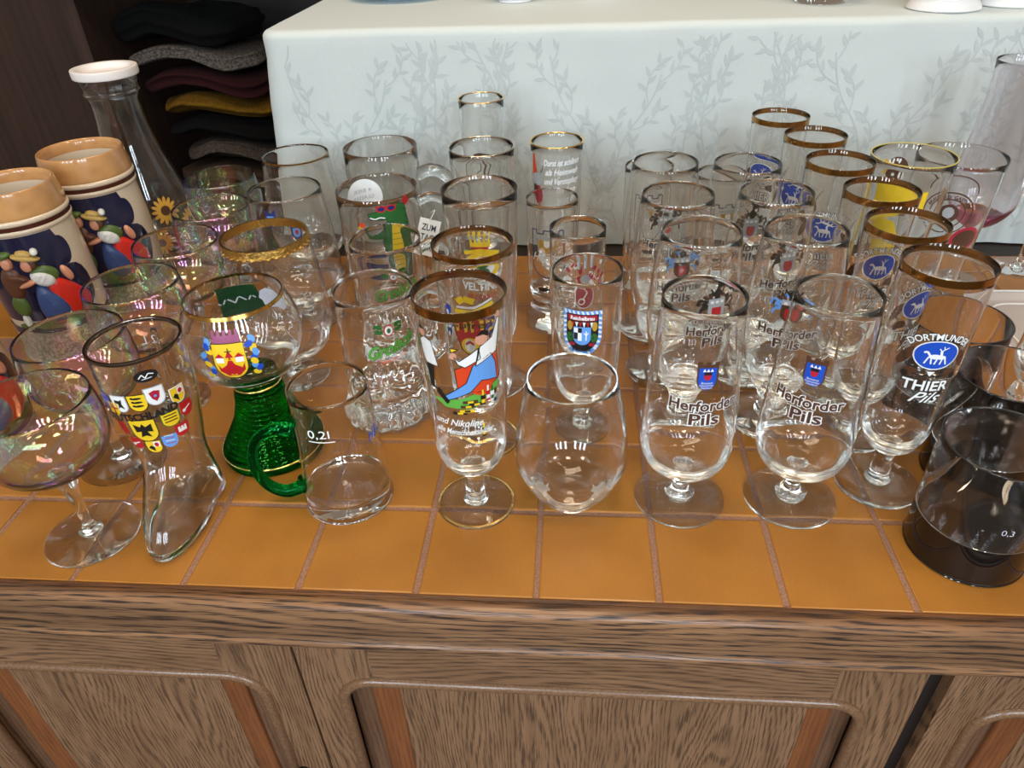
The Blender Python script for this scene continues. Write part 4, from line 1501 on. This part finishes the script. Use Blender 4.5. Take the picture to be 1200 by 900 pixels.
P.line([(-1.6 + q * 0.42, 0.4 * math.sin(q * 2.1)) for q in range(10)], 0.14, 'frost', 1)
P.ell(-3.2, 0.0, 1.3, 1.2, 'frost', 1, 9)
P.ell(-4.3, -0.3, 0.9, 0.9, 'frost', 1, 7)
P.build('back_print', f, 14.8, t, phi=112, inside=0.13)

# --- glass boot
t = thing('glass_boot', 'clear glass beer boot with coats of arms and black lettering', 'glass', -33.8, 10.8, 0, R(-82))
# local +x is the toe; sections: z, back, front, half width, centre shift
secs = [(0.0, 2.7, 8.2, 2.7), (0.25, 3.1, 8.7, 3.0), (0.8, 3.3, 8.9, 3.15), (1.6, 3.25, 8.6, 3.1), (2.6, 3.0, 8.0, 3.0), (3.6, 2.85, 6.9, 2.9),
        (4.6, 2.8, 5.4, 2.8), (5.6, 2.85, 4.2, 2.75), (7.0, 3.1, 3.4, 2.9), (9, 3.4, 3.35, 3.25), (11.5, 3.65, 3.6, 3.6), (14, 3.8, 3.75, 3.78), (16, 3.85, 3.8, 3.82), (17.6, 3.8, 3.8, 3.8)]
ss = smooth_pts([(a, b_, c_, d_) for a, b_, c_, d_ in secs], 4)


def boot_mesh(name, SS, thick, mat, parent, zfloor):
    bm = bmesh.new()
    seg = 48

    def rowv(z, bk, fr, hw, t_):
        row = []
        for i in range(seg):
            a = 2 * PI * i / seg
            ca, sa = math.cos(a), math.sin(a)
            L_ = (fr - t_) if ca > 0 else (bk - t_)
            pinch = 1.0
            if z < 3 and ca > 0:      # waist of the sole between heel and ball
                xx = ca * L_
                pinch = 1 - 0.10 * math.exp(-((xx - 1.8) / 1.3) ** 2)
            row.append(bm.verts.new((ca * L_ * S, sa * (hw - t_) * pinch * S, z * S)))
        return row
    rws = [rowv(z, b_, f__, h_, 0) for z, b_, f__, h_ in SS]
    inner = [rowv(z, b_, f__, h_, thick) for z, b_, f__, h_ in SS if z > zfloor][::-1]
    rws += [rowv(SS[-1][0] + 0.06, *SS[-1][1:], thick * 0.5)] + inner
    for a, b_ in zip(rws, rws[1:]):
        for i in range(seg):
            bm.faces.new((a[i], b_[i], b_[(i + 1) % seg], a[(i + 1) % seg]))
    bm.faces.new(rws[0])
    bm.faces.new(rws[-1])
    return bm_obj(name, bm, mat, parent)


boot_mesh('boot_body', ss, 0.22, CLEAR, t, 0.9)
# raised spur seam down the back and laces dots on the instep
tube('back_seam', [(-3.85, 0, 16.5), (-3.65, 0, 12), (-3.3, 0, 8.5), (-3.2, 0, 5.2), (-3.75, 0, 3.2), (-3.5, 0, 1.2)], 0.28, SOLID, t, seg=10)
bfp = rad_of([(b_ if False else (b_ + c_) / 2, a) for a, b_, c_, d_ in ss])
lathe('dark_gilt_rim', [(3.82, 17.45), (3.88, 17.6), (3.84, 17.75), (3.62, 17.75), (3.56, 17.6), (3.6, 17.45)], SILVER, t, closed=True)
PB = Print()


def arms(x, y, wd, h, bgc, fg, L=0, edge=None):
    if edge:
        PB.shield(x, y, wd + 0.16, h + 0.16, edge, L)
    PB.shield(x, y, wd, h, bgc, L + 1)
    for q in range(3):
        if fg == 'bars':
            PB.rect(x - wd * 0.38, x + wd * 0.38, y + h * (0.28 - q * 0.22), y + h * (0.36 - q * 0.22), 'black', L + 2)
        elif fg == 'lions':
            PB.ell(x, y + h * (0.3 - q * 0.24), wd * 0.3, h * 0.07, 'black', L + 2, 8)
            PB.ell(x - wd * 0.25, y + h * (0.34 - q * 0.24), wd * 0.09, h * 0.07, 'black', L + 2, 6)
    if fg == 'bear':
        PB.poly([(x - 0.35, y + 0.4), (x + 0.05, y + 0.35), (x + 0.3, y + 0.5), (x + 0.2, y), (x + 0.35, y - 0.5), (x, y - 0.3), (x - 0.2, y - 0.5), (x - 0.1, y), (x - 0.4, y + 0.1)], 'black', L + 2)
    if fg == 'eagle':
        PB.poly([(x, y + h * .36), (x + wd * .1, y + h * .2), (x + wd * .36, y + h * .34), (x + wd * .34, y - h * .05), (x + wd * .12, y - h * .02), (x + wd * .22, y - h * .3),
                 (x, y - h * .22), (x - wd * .22, y - h * .3), (x - wd * .12, y - h * .02), (x - wd * .34, y - h * .05), (x - wd * .36, y + h * .34), (x - wd * .1, y + h * .2)], 'black', L + 2)
    if fg == 'redeagle':
        PB.poly([(x, y + h * .34), (x + wd * .3, y + h * .25), (x + wd * .2, y - h * .1), (x, y - h * .3), (x - wd * .2, y - h * .1), (x - wd * .3, y + h * .25)], 'crimson', L + 2)
        PB.ell(x, y + 0.05, 0.12, 0.12, 'lightblue', L + 3, 8)
    if fg == 'castle':
        PB.rect(x - wd * .3, x + wd * .3, y - h * .15, y + h * .1, 'white', L + 2)
        for q in (-1, 0, 1):
            PB.rect(x + q * wd * .22 - 0.1, x + q * wd * .22 + 0.1, y + h * .1, y + h * .28, 'white', L + 2)
    if fg == 'cross':
        PB.rect(x - 0.08, x + 0.08, y - h * .35, y + h * .4, 'red', L + 2)
        PB.rect(x - wd * .4, x + wd * .4, y + 0.05, y + 0.2, 'red', L + 2)
    if fg == 'stripes':
        for q in range(4):
            PB.line([(x - wd * .3, y - h * .15 + q * 0.22 * h), (x + wd * .3, y - h * .22 + q * 0.22 * h)], 0.07, 'white' if q % 2 else 'red', L + 2)
    if fg == 'key':
        PB.line([(x - 0.35, y - 0.1), (x + 0.35, y + 0.2)], 0.12, 'white', L + 2)
        PB.ell(x - 0.3, y - 0.1, 0.17, 0.17, 'white', L + 2, 8)
    if fg == 'quarter':
        PB.poly([(x, y + h * .45), (x + wd * .45, y + h * .45), (x + wd * .45, y), (x, y)], 'white', L + 2)
        PB.ell(x + wd * .22, y + h * .2, 0.2, 0.25, 'red', L + 3, 7)
        PB.poly([(x - wd * .4, y - 0.1), (x, y - h * .4), (x, y), (x - wd * .2, y + 0.2)], 'black', L + 2)


arms(-2.45, 2.3, 1.1, 1.5, 'blue', 'stripes')
arms(-1.75, 1.7, 1.1, 1.4, 'yellow', 'cross')
arms(-0.95, 2.35, 1.25, 1.6, 'white', 'bear', edge='grey')
arms(0.55, 2.4, 1.35, 1.6, 'yellow', 'lions', edge='black')
arms(1.95, 2.75, 1.35, 1.7, 'white', 'redeagle', edge='grey')
arms(3.6, 2.0, 1.15, 1.5, 'yellow', 'quarter', edge='white')
PB.text('DEUTSCHLAND', 0.2, 1.0, 1.0, 'black', 5, 0.05, 0, wide=6.2, slope=0.06)
arms(0.1, -0.6, 2.1, 2.3, 'yellow', 'eagle', edge='black')
arms(2.45, 0.0, 1.4, 1.4, 'yellow', 'bars', edge='green')
arms(4.0, 0.3, 1.2, 1.5, 'red', 'key')
arms(-1.9, -0.5, 0.9, 1.5, 'red', 'cross')
arms(-1.2, -2.1, 1.2, 1.3, 'red', 'key')
arms(0.3, -2.5, 1.3, 1.3, 'yellow', 'quarter')
arms(1.8, -2.2, 1.3, 1.35, 'lightblue', 'stripes')
arms(3.1, -1.5, 1.3, 1.35, 'red', 'castle')
PB.build('coats_of_arms', bfp, 11.4, t, phi=-84 + 82)
P = Print()
P.ell(0, 0, 0.95, 0.55, 'black', 0, 20)
P.line([(-0.6, -0.1), (-0.3, 0.2), (-0.1, -0.15), (0.2, 0.2), (0.6, 0.05)], 0.09, 'white', 1)
P.line([(-0.4, -0.25), (0.4, -0.2)], 0.06, 'white', 1)
o = P.build('oval_sticker', bfp, 16.2, t, phi=-55 + 82)
P = Print()
P.text('2 L', -0.9, 0, 1.2, 'frost', 0, -0.01, 0)
P.build('filling_mark', bfp, 15.6, t, phi=120 + 82, inside=0.2)

# --- tumblers with black glass bottoms
dt = thing('black_bottom_tumbler', 'clear tumbler with black glass bottom at the front right corner', 'glass', 36.2, 7.3, group='tumblers with black bottoms')
pr = [(0, 0.1), (4.3, 0.0), (4.6, 0.35), (4.62, 1.2), (4.6, 3.3), (4.6, 11.3)]
lathe('black_base', smooth_pts([(0, 0.12), (4.25, 0.0), (4.6, 0.35), (4.62, 1.2), (4.6, 3.9)], 4) + [(4.4, 3.8), (4.25, 2.7), (3.8, 2.1), (3.0, 1.85), (0, 1.8)], BLACKG, dt, seg=64)
wall = [(4.6, 3.88), (4.6, 7), (4.6, 11.2), (4.56, 11.32), (4.46, 11.32), (4.42, 11.2), (4.4, 7), (4.38, 3.88)]
lathe('wall', wall, SMOKE, dt, closed=True, seg=64)
lip('dark_lip', 4.6, 11.3, pbr('dark_lip_glass', (0.02, 0.018, 0.018), 0.08), dt, t=0.06)
P = Print()
P.text('0,3', 0, 0, 0.8, 'frost', 0, -0.01, 0)
P.build('etched_mark', lambda z: 4.6, 6.2, dt, phi=-95)
dup(dt, 41.1, 16.9, 0.5, 'clear tumbler with black bottom, second from the front, at the right edge')
dup(dt, 40.4, 26.3, 1.0, 'clear tumbler with black bottom farthest back, half hidden behind the gold-rimmed pils glass')

# --- yellow-printed glass and brown-printed glass near the cloth
t = thing('wheat_beer_glass', 'large glass with a bold yellow print and yellow lip behind the gold-rimmed row', 'glass', 39.1, 42.8)
pr = [(0, 0.1), (2.9, 0.0), (3.2, 0.5), (3.0, 2.0), (3.0, 5), (3.4, 10), (3.95, 16), (4.31, 22)]
sec, f = shell(pr, 0.18, 1.6, 1.2)
lathe('body', sec, CLEAR, t)
lip('yellow_lip', 4.31, 22.0, pbr('yellow_lip_enamel', (0.5, 0.42, 0.08), 0.3), t, t=0.07)
P = Print()
P.poly([(-2.6, 2.2), (-1.8, 3.0), (-0.8, 2.3), (0.4, 2.6), (1.6, 2.0), (2.6, 2.3), (2.6, -0.6), (-2.6, -0.6)], 'yellow', 0)
P.poly([(-2.8, -1.0), (0.2, -1.4), (1.4, -3.6), (0.8, -6.4), (-1.2, -7.4), (-2.8, -6.0)], 'yellow', 0)
P.ell(1.9, -2.2, 0.5, 0.7, 'grey', 1, 12)
P.build('yellow_print', f, 17.2, t, phi=-118)
P = Print()
P.poly([(-1.0, 4.0), (0.2, 4.0), (0.2, -6), (-1.2, -6)], 'yellow', 0)
P.build('yellow_print', f, 14.6, t, phi=-10)
P = Print()
P.ell(0, 0, 1.35, 1.35, 'brown', 0, 18)
rr_ = random.Random(2)
for q in range(22):
    P.ell(rr_.uniform(-1, 1), rr_.uniform(-1, 1), 0.14, 0.2, 'white', 1, 6)
P.ell(1.4, 0.3, 0.5, 0.9, 'sun', 0, 8)
P.build('hop_emblem', f, 19.2, t, phi=88, inside=0.2)
t = thing('wheat_beer_glass', 'wide glass with brown medallion print between the yellow-printed glass and the lilac flute', 'glass', 47.2, 48.9)
pr = [(0, 0.1), (3.4, 0.0), (3.8, 0.5), (3.7, 3), (4.0, 8), (4.5, 14), (4.84, 20)]
sec, f = shell(pr, 0.18, 1.5, 1.2)
lathe('body', sec, CLEAR, t)
P = Print()
for r0, r1 in ((2.5, 2.3), (1.7, 1.5)):
    P.line([(r0 * math.cos(a), r0 * math.sin(a)) for a in [2 * PI * k / 28 for k in range(29)]], 0.16, 'brown', 0)
P.ell(0, 0, 1.1, 1.1, 'brown', 0, 16)
P.ell(0, 0.1, 0.6, 0.7, 'grey', 1, 10)
P.text('BRAUEREI  GASTHOF', 0, 2.0, 0.6, 'brown', 0, 0.02, 0, wide=5.0, arc=2.1)
P.line([(2.4 * math.cos(a), 2.5 + 2.0 * math.sin(a)) for a in [PI * k / 10 for k in range(11)]], 0.14, 'brown', 0)
P.rect(-2.2, 2.2, -4.2, -4.05, 'brown', 0)
P.ell(2.9, -3.2, 1.9, 1.6, 'crimson', 0, 14)
P.ell(2.9, -3.2, 1.5, 1.2, 'brown', 1, 14)
P.build('print', f, 14.6, t, phi=-112)

# --- tall lilac flute and clear flute at the right
t = thing('sparkling_wine_flute', 'tall tulip flute with a lilac tinted bowl standing by the tablecloth', 'glass', 55.0, 56.0)
pr = [(0, 8.0), (0.85, 8.2), (2.5, 9.3), (3.7, 11.0), (4.15, 13), (4.0, 16.5), (3.5, 21), (3.2, 25), (3.45, 28.6)]
sec, f = shell(pr, 0.14, 9.2, 2.2)
lathe('bowl', sec, PINK, t)
lathe('lilac_core', smooth_pts([(0, 8.1), (0.75, 8.3), (2.0, 9.15), (2.75, 10.1), (1.7, 9.6), (0, 9.4)], 4), PINKS, t, seg=36)
lathe('foot', [(0, 0.1), (3.3, 0), (3.5, 0.1), (2.2, 0.3), (0.8, 0.6), (0, 0.7)], CLEAR, t, seg=64)
lathe('stem', [(0, 0.5)] + smooth_pts([(0.8, 0.5), (0.5, 1.2), (0.45, 3), (0.55, 5), (0.85, 7), (1.0, 8.3)], 4) + [(0, 8.4)], SOLID, t, seg=32)
t = thing('sparkling_wine_flute', 'tall clear flute cut by the right edge of the frame, against the tablecloth', 'glass', 65.5, 60.5)
pr = [(0, 9.4), (0.8, 9.6), (1.9, 10.8), (2.9, 13.5), (3.4, 17), (3.3, 21), (2.9, 26), (3.0, 28)]
sec, f = shell(pr, 0.14, 10.6, 2.2)
lathe('bowl', sec, CLEAR, t)
lathe('foot', [(0, 0.1), (3.3, 0), (3.5, 0.1), (2.2, 0.3), (0.8, 0.6), (0, 0.7)], CLEAR, t, seg=64)
lathe('stem', [(0, 0.5)] + smooth_pts([(0.8, 0.5), (0.5, 1.2), (0.42, 3), (0.5, 6), (0.8, 8.5), (0.95, 9.8)], 4) + [(0, 9.9)], SOLID, t, seg=32)
t = thing('cordial_goblet', 'low clear goblet with knobbed stem between the black-bottomed tumblers and the glass tray', 'glass', 48.6, 24.6)
pr = [(0, 5.0), (1.6, 5.1), (2.4, 5.9), (2.7, 7.4), (2.5, 9.6), (2.7, 13.0)]
sec, f = shell(pr, 0.15, 6.2, 1.4)
lathe('bowl', sec, CLEAR, t)
lathe('foot', [(0, 0.1), (3.3, 0), (3.5, 0.1), (3.5, 0.2), (2.2, 0.4), (0.9, 0.8), (0, 0.9)], CLEAR, t, seg=64)
lathe('stem', [(0, 0.6)] + smooth_pts([(1.3, 0.7), (1.4, 1.0), (0.7, 1.6), (0.75, 2.3), (1.7, 3.0), (1.75, 3.6), (1.0, 4.3), (1.5, 5.0), (1.7, 5.3)], 4) + [(0, 5.4)], SOLID, t, seg=32)

# --- glass tray with frosted lines
tr = thing('glass_tray', 'flat clear glass tray with frosted border lines at the right edge of the counter', 'tray', 66.0, 42.5)


def rrect(hx, hy, r_, n=6):
    pts = []
    for cx, cy_, a0 in ((hx - r_, hy - r_, 0), (-hx + r_, hy - r_, 90), (-hx + r_, -hy + r_, 180), (hx - r_, -hy + r_, 270)):
        for k in range(n + 1):
            a = R(a0 + 90 * k / n)
            pts.append((cx + r_ * math.cos(a), cy_ + r_ * math.sin(a)))
    return pts


FROST = pbr('frosted_glass', (0.70, 0.68, 0.66), 0.5)
bm = bmesh.new()
prev = None
for hx, hy, z_ in ((11.3, 7.8, 0.1), (12.5, 9.0, 0.9), (12.5, 9.0, 1.1), (11.3, 7.8, 0.35)):
    row = [bm.verts.new((x * S, y * S, z_ * S)) for x, y in rrect(hx, hy, 3.0)]
    if prev:
        for i in range(len(row)):
            bm.faces.new((prev[i], row[i], row[(i + 1) % len(row)], prev[(i + 1) % len(row)]))
    else:
        bm.faces.new(row)
    prev = row
bm.faces.new(prev)
MILK, nt, out = new_mat('milky_glass')
b = nt.nodes.new('ShaderNodeBsdfPrincipled')
b.inputs['Base Color'].default_value = (0.75, 0.72, 0.70, 1)
b.inputs['Roughness'].default_value = 0.25
b.inputs['Alpha'].default_value = 0.38
nt.links.new(b.outputs[0], out.inputs[0])
bm_obj('plate', bm, MILK, tr, False)
for hx, hy in ((12.4, 8.9), (10.2, 6.7), (6.5, 4.0)):
    pts_ = rrect(hx, hy, 3.0)
    zz_ = 1.15 if hx > 12 else 0.42
    tube('frosted_line', [(x, y, zz_) for x, y in pts_ + pts_[:1]], 0.14, FROST, tr, seg=6, n=1)

# ------------------------------------------------------------------ ceramic steins
TAN = pbr('tan_glaze', (0.52, 0.27, 0.10), 0.18, coat=0.6, vary=(60, (0.44, 0.21, 0.075)))
CREAM = pbr('cream_glaze', (0.62, 0.50, 0.36), 0.22, coat=0.5)
BROWNL = pbr('brown_line', (0.07, 0.015, 0.008), 0.25)
NAVY = pbr('navy_glaze', (0.006, 0.008, 0.035), 0.08, coat=0.6)
RELIEF = pbr('grey_brown_relief', (0.20, 0.15, 0.11), 0.5, bump=(420, 1.0), vary=(500, (0.40, 0.33, 0.26)))
body_pts = [(5.35, 4.5), (5.5, 6), (5.6, 9), (5.5, 13), (5.3, 16.6)]
bfn = rad_of([(5.9, 0), (5.3, 4.5)] + smooth_pts(body_pts, 4))
stt = thing('ceramic_stein', 'ceramic stein with tan rim and red-skirted dancer, nearer of the two whole ones', 'stein', -62.5, 38.9, group='ceramic steins')
lathe('body', [(0, 4.2), (5.3, 4.4)] + smooth_pts(body_pts, 4) + [(5.3, 17.0), (4.9, 17.0), (4.9, 5), (0, 4.9)], CREAM, stt, seg=64)
lathe('relief_base', smooth_pts([(0, 0), (5.45, 0), (5.7, 0.4), (5.6, 1.2), (5.5, 2.5), (5.4, 3.6), (5.55, 4.0)], 4) + [(5.3, 4.15), (0, 4.2)], RELIEF, stt, seg=64)
ring('navy_band', lambda z: 5.42, 4.05, 4.95, NAVY, stt, t=0.2)
rim = [(5.3, 16.6), (5.42, 16.9), (5.3, 17.2)]
lathe('lower_ridge', smooth_pts([(5.25, 16.5), (5.5, 16.75), (5.52, 17.05), (5.3, 17.25)], 4) + [(4.9, 17.2), (4.9, 16.5)], CREAM, stt, closed=True, seg=64)
ring('brown_line', lambda z: 5.36, 17.2, 17.62, BROWNL, stt, t=0.2)
lathe('upper_ridge', smooth_pts([(5.3, 17.6), (5.55, 17.8), (5.55, 18.15), (5.35, 18.35)], 4) + [(4.8, 18.3), (4.8, 17.6)], CREAM, stt, closed=True, seg=64)
lathe('tan_rim', smooth_pts([(5.38, 18.3), (5.42, 18.6), (5.25, 20.0), (5.1, 21.0), (5.0, 21.28), (4.8, 21.25), (4.62, 20.9)], 4) + [(4.75, 19), (4.8, 18.3)], TAN, stt, closed=True, seg=64)
lathe('cream_lining', [(4.74, 21.05), (4.66, 19), (4.72, 10), (4.6, 5.4), (0, 5.1), (0, 5.0), (4.9, 5.2), (4.85, 20.9)], CREAM, stt, seg=64)
tube('handle', [(-4.7, 3.2, 15.5), (-6.8, 4.6, 16.2), (-8.6, 5.8, 13.5), (-8.4, 5.7, 9.0), (-6.8, 4.6, 6.2), (-4.7, 3.2, 6.6)], 0.75, CREAM, stt, seg=14)


def panel_shape(name, pts, mat, off, parent, phi0, zc):
    P = Print()
    P.poly(pts, 'navy', 0)
    o = P.build(name, lambda z: bfn(z) + off, zc, parent, phi=phi0)
    o.data.materials.clear()
    o.data.materials.append(mat)
    return o


pp = [(-7.2, -5.2)]
for k in range(9):
    a = -PI / 2 + PI * k / 8
    pp.append((4.6 + 1.9 * math.cos(a), -2.2 + 3.0 * math.sin(a)))
for k in range(9):
    a = -PI / 2 + PI * k / 8
    pp.append((4.3 + 1.1 * math.cos(a), 2.6 + 1.8 * math.sin(a)))
pp += [(4.0, 5.3), (-7.2, 5.3)]
panel_shape('navy_panel', pp, NAVY, 0.03, stt, -66, 11.2)


def lump(name, cx, cy_, rx, ry, dep, mat, parent, phi0, zc, rot=0.0, rib=0, taper=0.0):
    cx, cy_, rx, ry = cx * 1.12, cy_ * 1.12, rx * 1.14, ry * 1.14
    """low relief swelling on the stein wall"""
    bm = bmesh.new()
    rows_ = []
    n, m = 24, 7
    for j in range(m + 1):
        rr1 = j / m
        row = []
        for i in range(n):
            a = 2 * PI * i / n
            u, v = rr1 * math.cos(a), rr1 * math.sin(a)
            h = dep * 0.62 * math.sqrt(max(0, 1 - rr1 ** 4))
            if rib:
                h += 0.05 * math.cos(u * rib) * (1 - rr1)
            ux = u * (1 - taper * v)
            x = cx + rx * ux * math.cos(rot) - ry * v * math.sin(rot)
            y = cy_ + rx * ux * math.sin(rot) + ry * v * math.cos(rot)
            z = zc + y
            r_ = bfn(z) + 0.04 + h
            an = R(phi0) + x / bfn(zc)
            row.append(bm.verts.new((r_ * math.cos(an) * S, r_ * math.sin(an) * S, z * S)))
            if j == 0:
                break
        rows_.append(row)
    for i in range(n):
        bm.faces.new((rows_[0][0], rows_[1][i], rows_[1][(i + 1) % n]))
    for a, b_ in zip(rows_[1:], rows_[2:]):
        for i in range(n):
            bm.faces.new((a[i], b_[i], b_[(i + 1) % n], a[(i + 1) % n]))
    return bm_obj(name, bm, mat, parent)


figs = bpy.data.objects.new('dancing_couple', None)
C.objects.link(figs)
figs.parent = stt
REDG = pbr('red_glaze', (0.62, 0.02, 0.008), 0.28, bump=(300, 0.6))
BLUG = pbr('blue_glaze', (0.035, 0.07, 0.20), 0.3, bump=(300, 0.6))
GRN = pbr('green_glaze', (0.07, 0.12, 0.02), 0.4)
WHG = pbr('white_glaze', (0.66, 0.66, 0.62), 0.3, bump=(300, 0.8))
SKG = pbr('pink_glaze', (0.60, 0.26, 0.15), 0.35)
STRW = pbr('straw_glaze', (0.45, 0.30, 0.08), 0.4, bump=(500, 0.8))
BRG = pbr('brown_glaze', (0.10, 0.035, 0.015), 0.4)
a0, zc = -62, 10.8
lump('ground', 0.6, -5.0, 4.6, 0.7, 0.3, GRN, figs, a0, zc)
lump('red_skirt', 2.2, -2.3, 1.75, 2.7, 0.8, REDG, figs, a0, zc, 0.3, 22, 0.45)
lump('blue_apron', 0.6, -2.6, 1.35, 2.4, 1.1, BLUG, figs, a0, zc, 0.25, 16, 0.4)
lump('green_bodice', 1.0, 0.8, 1.3, 0.95, 0.7, GRN, figs, a0, zc, -0.3)
lump('white_blouse', 0.7, 0.45, 1.2, 0.8, 1.1, WHG, figs, a0, zc, -0.6, 14)
lump('arm', 3.0, 0.3, 0.42, 0.95, 0.8, SKG, figs, a0, zc, 0.3)
lump('arm', -0.7, 0.2, 1.0, 0.3, 1.1, SKG, figs, a0, zc, 0.3)
lump('face', -0.25, 2.1, 0.55, 0.7, 0.9, SKG, figs, a0, zc)
lump('hair', 0.2, 2.2, 0.5, 0.65, 0.8, BRG, figs, a0, zc)
lump('hat', -0.1, 2.95, 1.35, 0.3, 1.3, STRW, figs, a0, zc, -0.3)
lump('hat_crown', -0.15, 3.3, 0.75, 0.42, 1.1, STRW, figs, a0, zc, -0.3)
lump('hat_feather', 0.85, 3.4, 0.36, 0.36, 1.2, WHG, figs, a0, zc)
lump('shoe', 0.6, -5.0, 0.6, 0.28, 0.8, BRG, figs, a0, zc)
lump('partner_jacket', -2.2, 0.2, 1.1, 1.8, 0.8, BRG, figs, a0, zc, 0, 0, -0.2)
lump('partner_sleeve', -1.5, 0.9, 1.0, 0.4, 1.1, BRG, figs, a0, zc, -0.3)
lump('partner_face', -2.0, 2.5, 0.55, 0.7, 0.9, SKG, figs, a0, zc)
lump('partner_hat', -2.2, 3.35, 0.95, 0.4, 1.1, GRN, figs, a0, zc, 0.2)
lump('partner_breeches', -2.4, -2.3, 0.85, 1.3, 0.8, GRN, figs, a0, zc)
lump('partner_stocking', -2.5, -4.1, 0.35, 0.9, 0.7, WHG, figs, a0, zc)
dup(stt, -60.6, 51.0, R(-4), 'ceramic stein with tan rim and red-skirted dancer, farther one below the carafe')
dup(stt, -58.2, 15.8, R(32), 'ceramic stein mostly cut off by the left edge, beside the front coupe')

# ------------------------------------------------------------------ carafe
t = thing('glass_carafe', 'glass carafe with white plastic lid and sunflower print behind the steins', 'carafe', -61.6, 63.6)
pr = [(0, 0.15), (5.7, 0.0), (6.2, 0.6), (6.3, 3), (6.3, 6.5), (5.9, 10), (4.9, 14), (3.8, 18), (3.25, 22), (3.3, 24.6), (3.75, 25.3), (3.6, 25.8), (3.9, 27.3)]
sec, f = shell(pr, 0.22, 1.0, 1.2)
lathe('body', sec, CLEAR, t, seg=64)
LID = pbr('white_plastic', (0.78, 0.72, 0.68), 0.4)
lathe('lid', smooth_pts([(0, 27.7), (2.6, 27.7), (3.2, 28.0), (3.5, 28.45), (4.15, 28.5), (4.3, 28.3), (4.28, 27.45), (4.1, 27.35)], 4) + [(4.0, 27.55), (0, 27.6)], LID, t, seg=64)
P = Print()
for cx, cy_, rr0 in ((-2.5, 0, 1.9), (2.2, 1.2, 2.0), (5.6, -1.5, 1.8), (0.2, -3.4, 1.7)):
    for q in range(14):
        a = 2 * PI * q / 14
        P.ell(cx + rr0 * 0.62 * math.cos(a), cy_ + rr0 * 0.62 * math.sin(a), rr0 * 0.42, rr0 * 0.14, 'sun', 0, 7, rot=a)
    P.ell(cx, cy_, rr0 * 0.36, rr0 * 0.36, 'brown', 1, 12)
    P.line([(cx, cy_ - rr0), (cx + 0.4, cy_ - rr0 - 2.2)], 0.2, 'green', 0)
P.build('sunflower_print', f, 8.2, t, phi=-60)
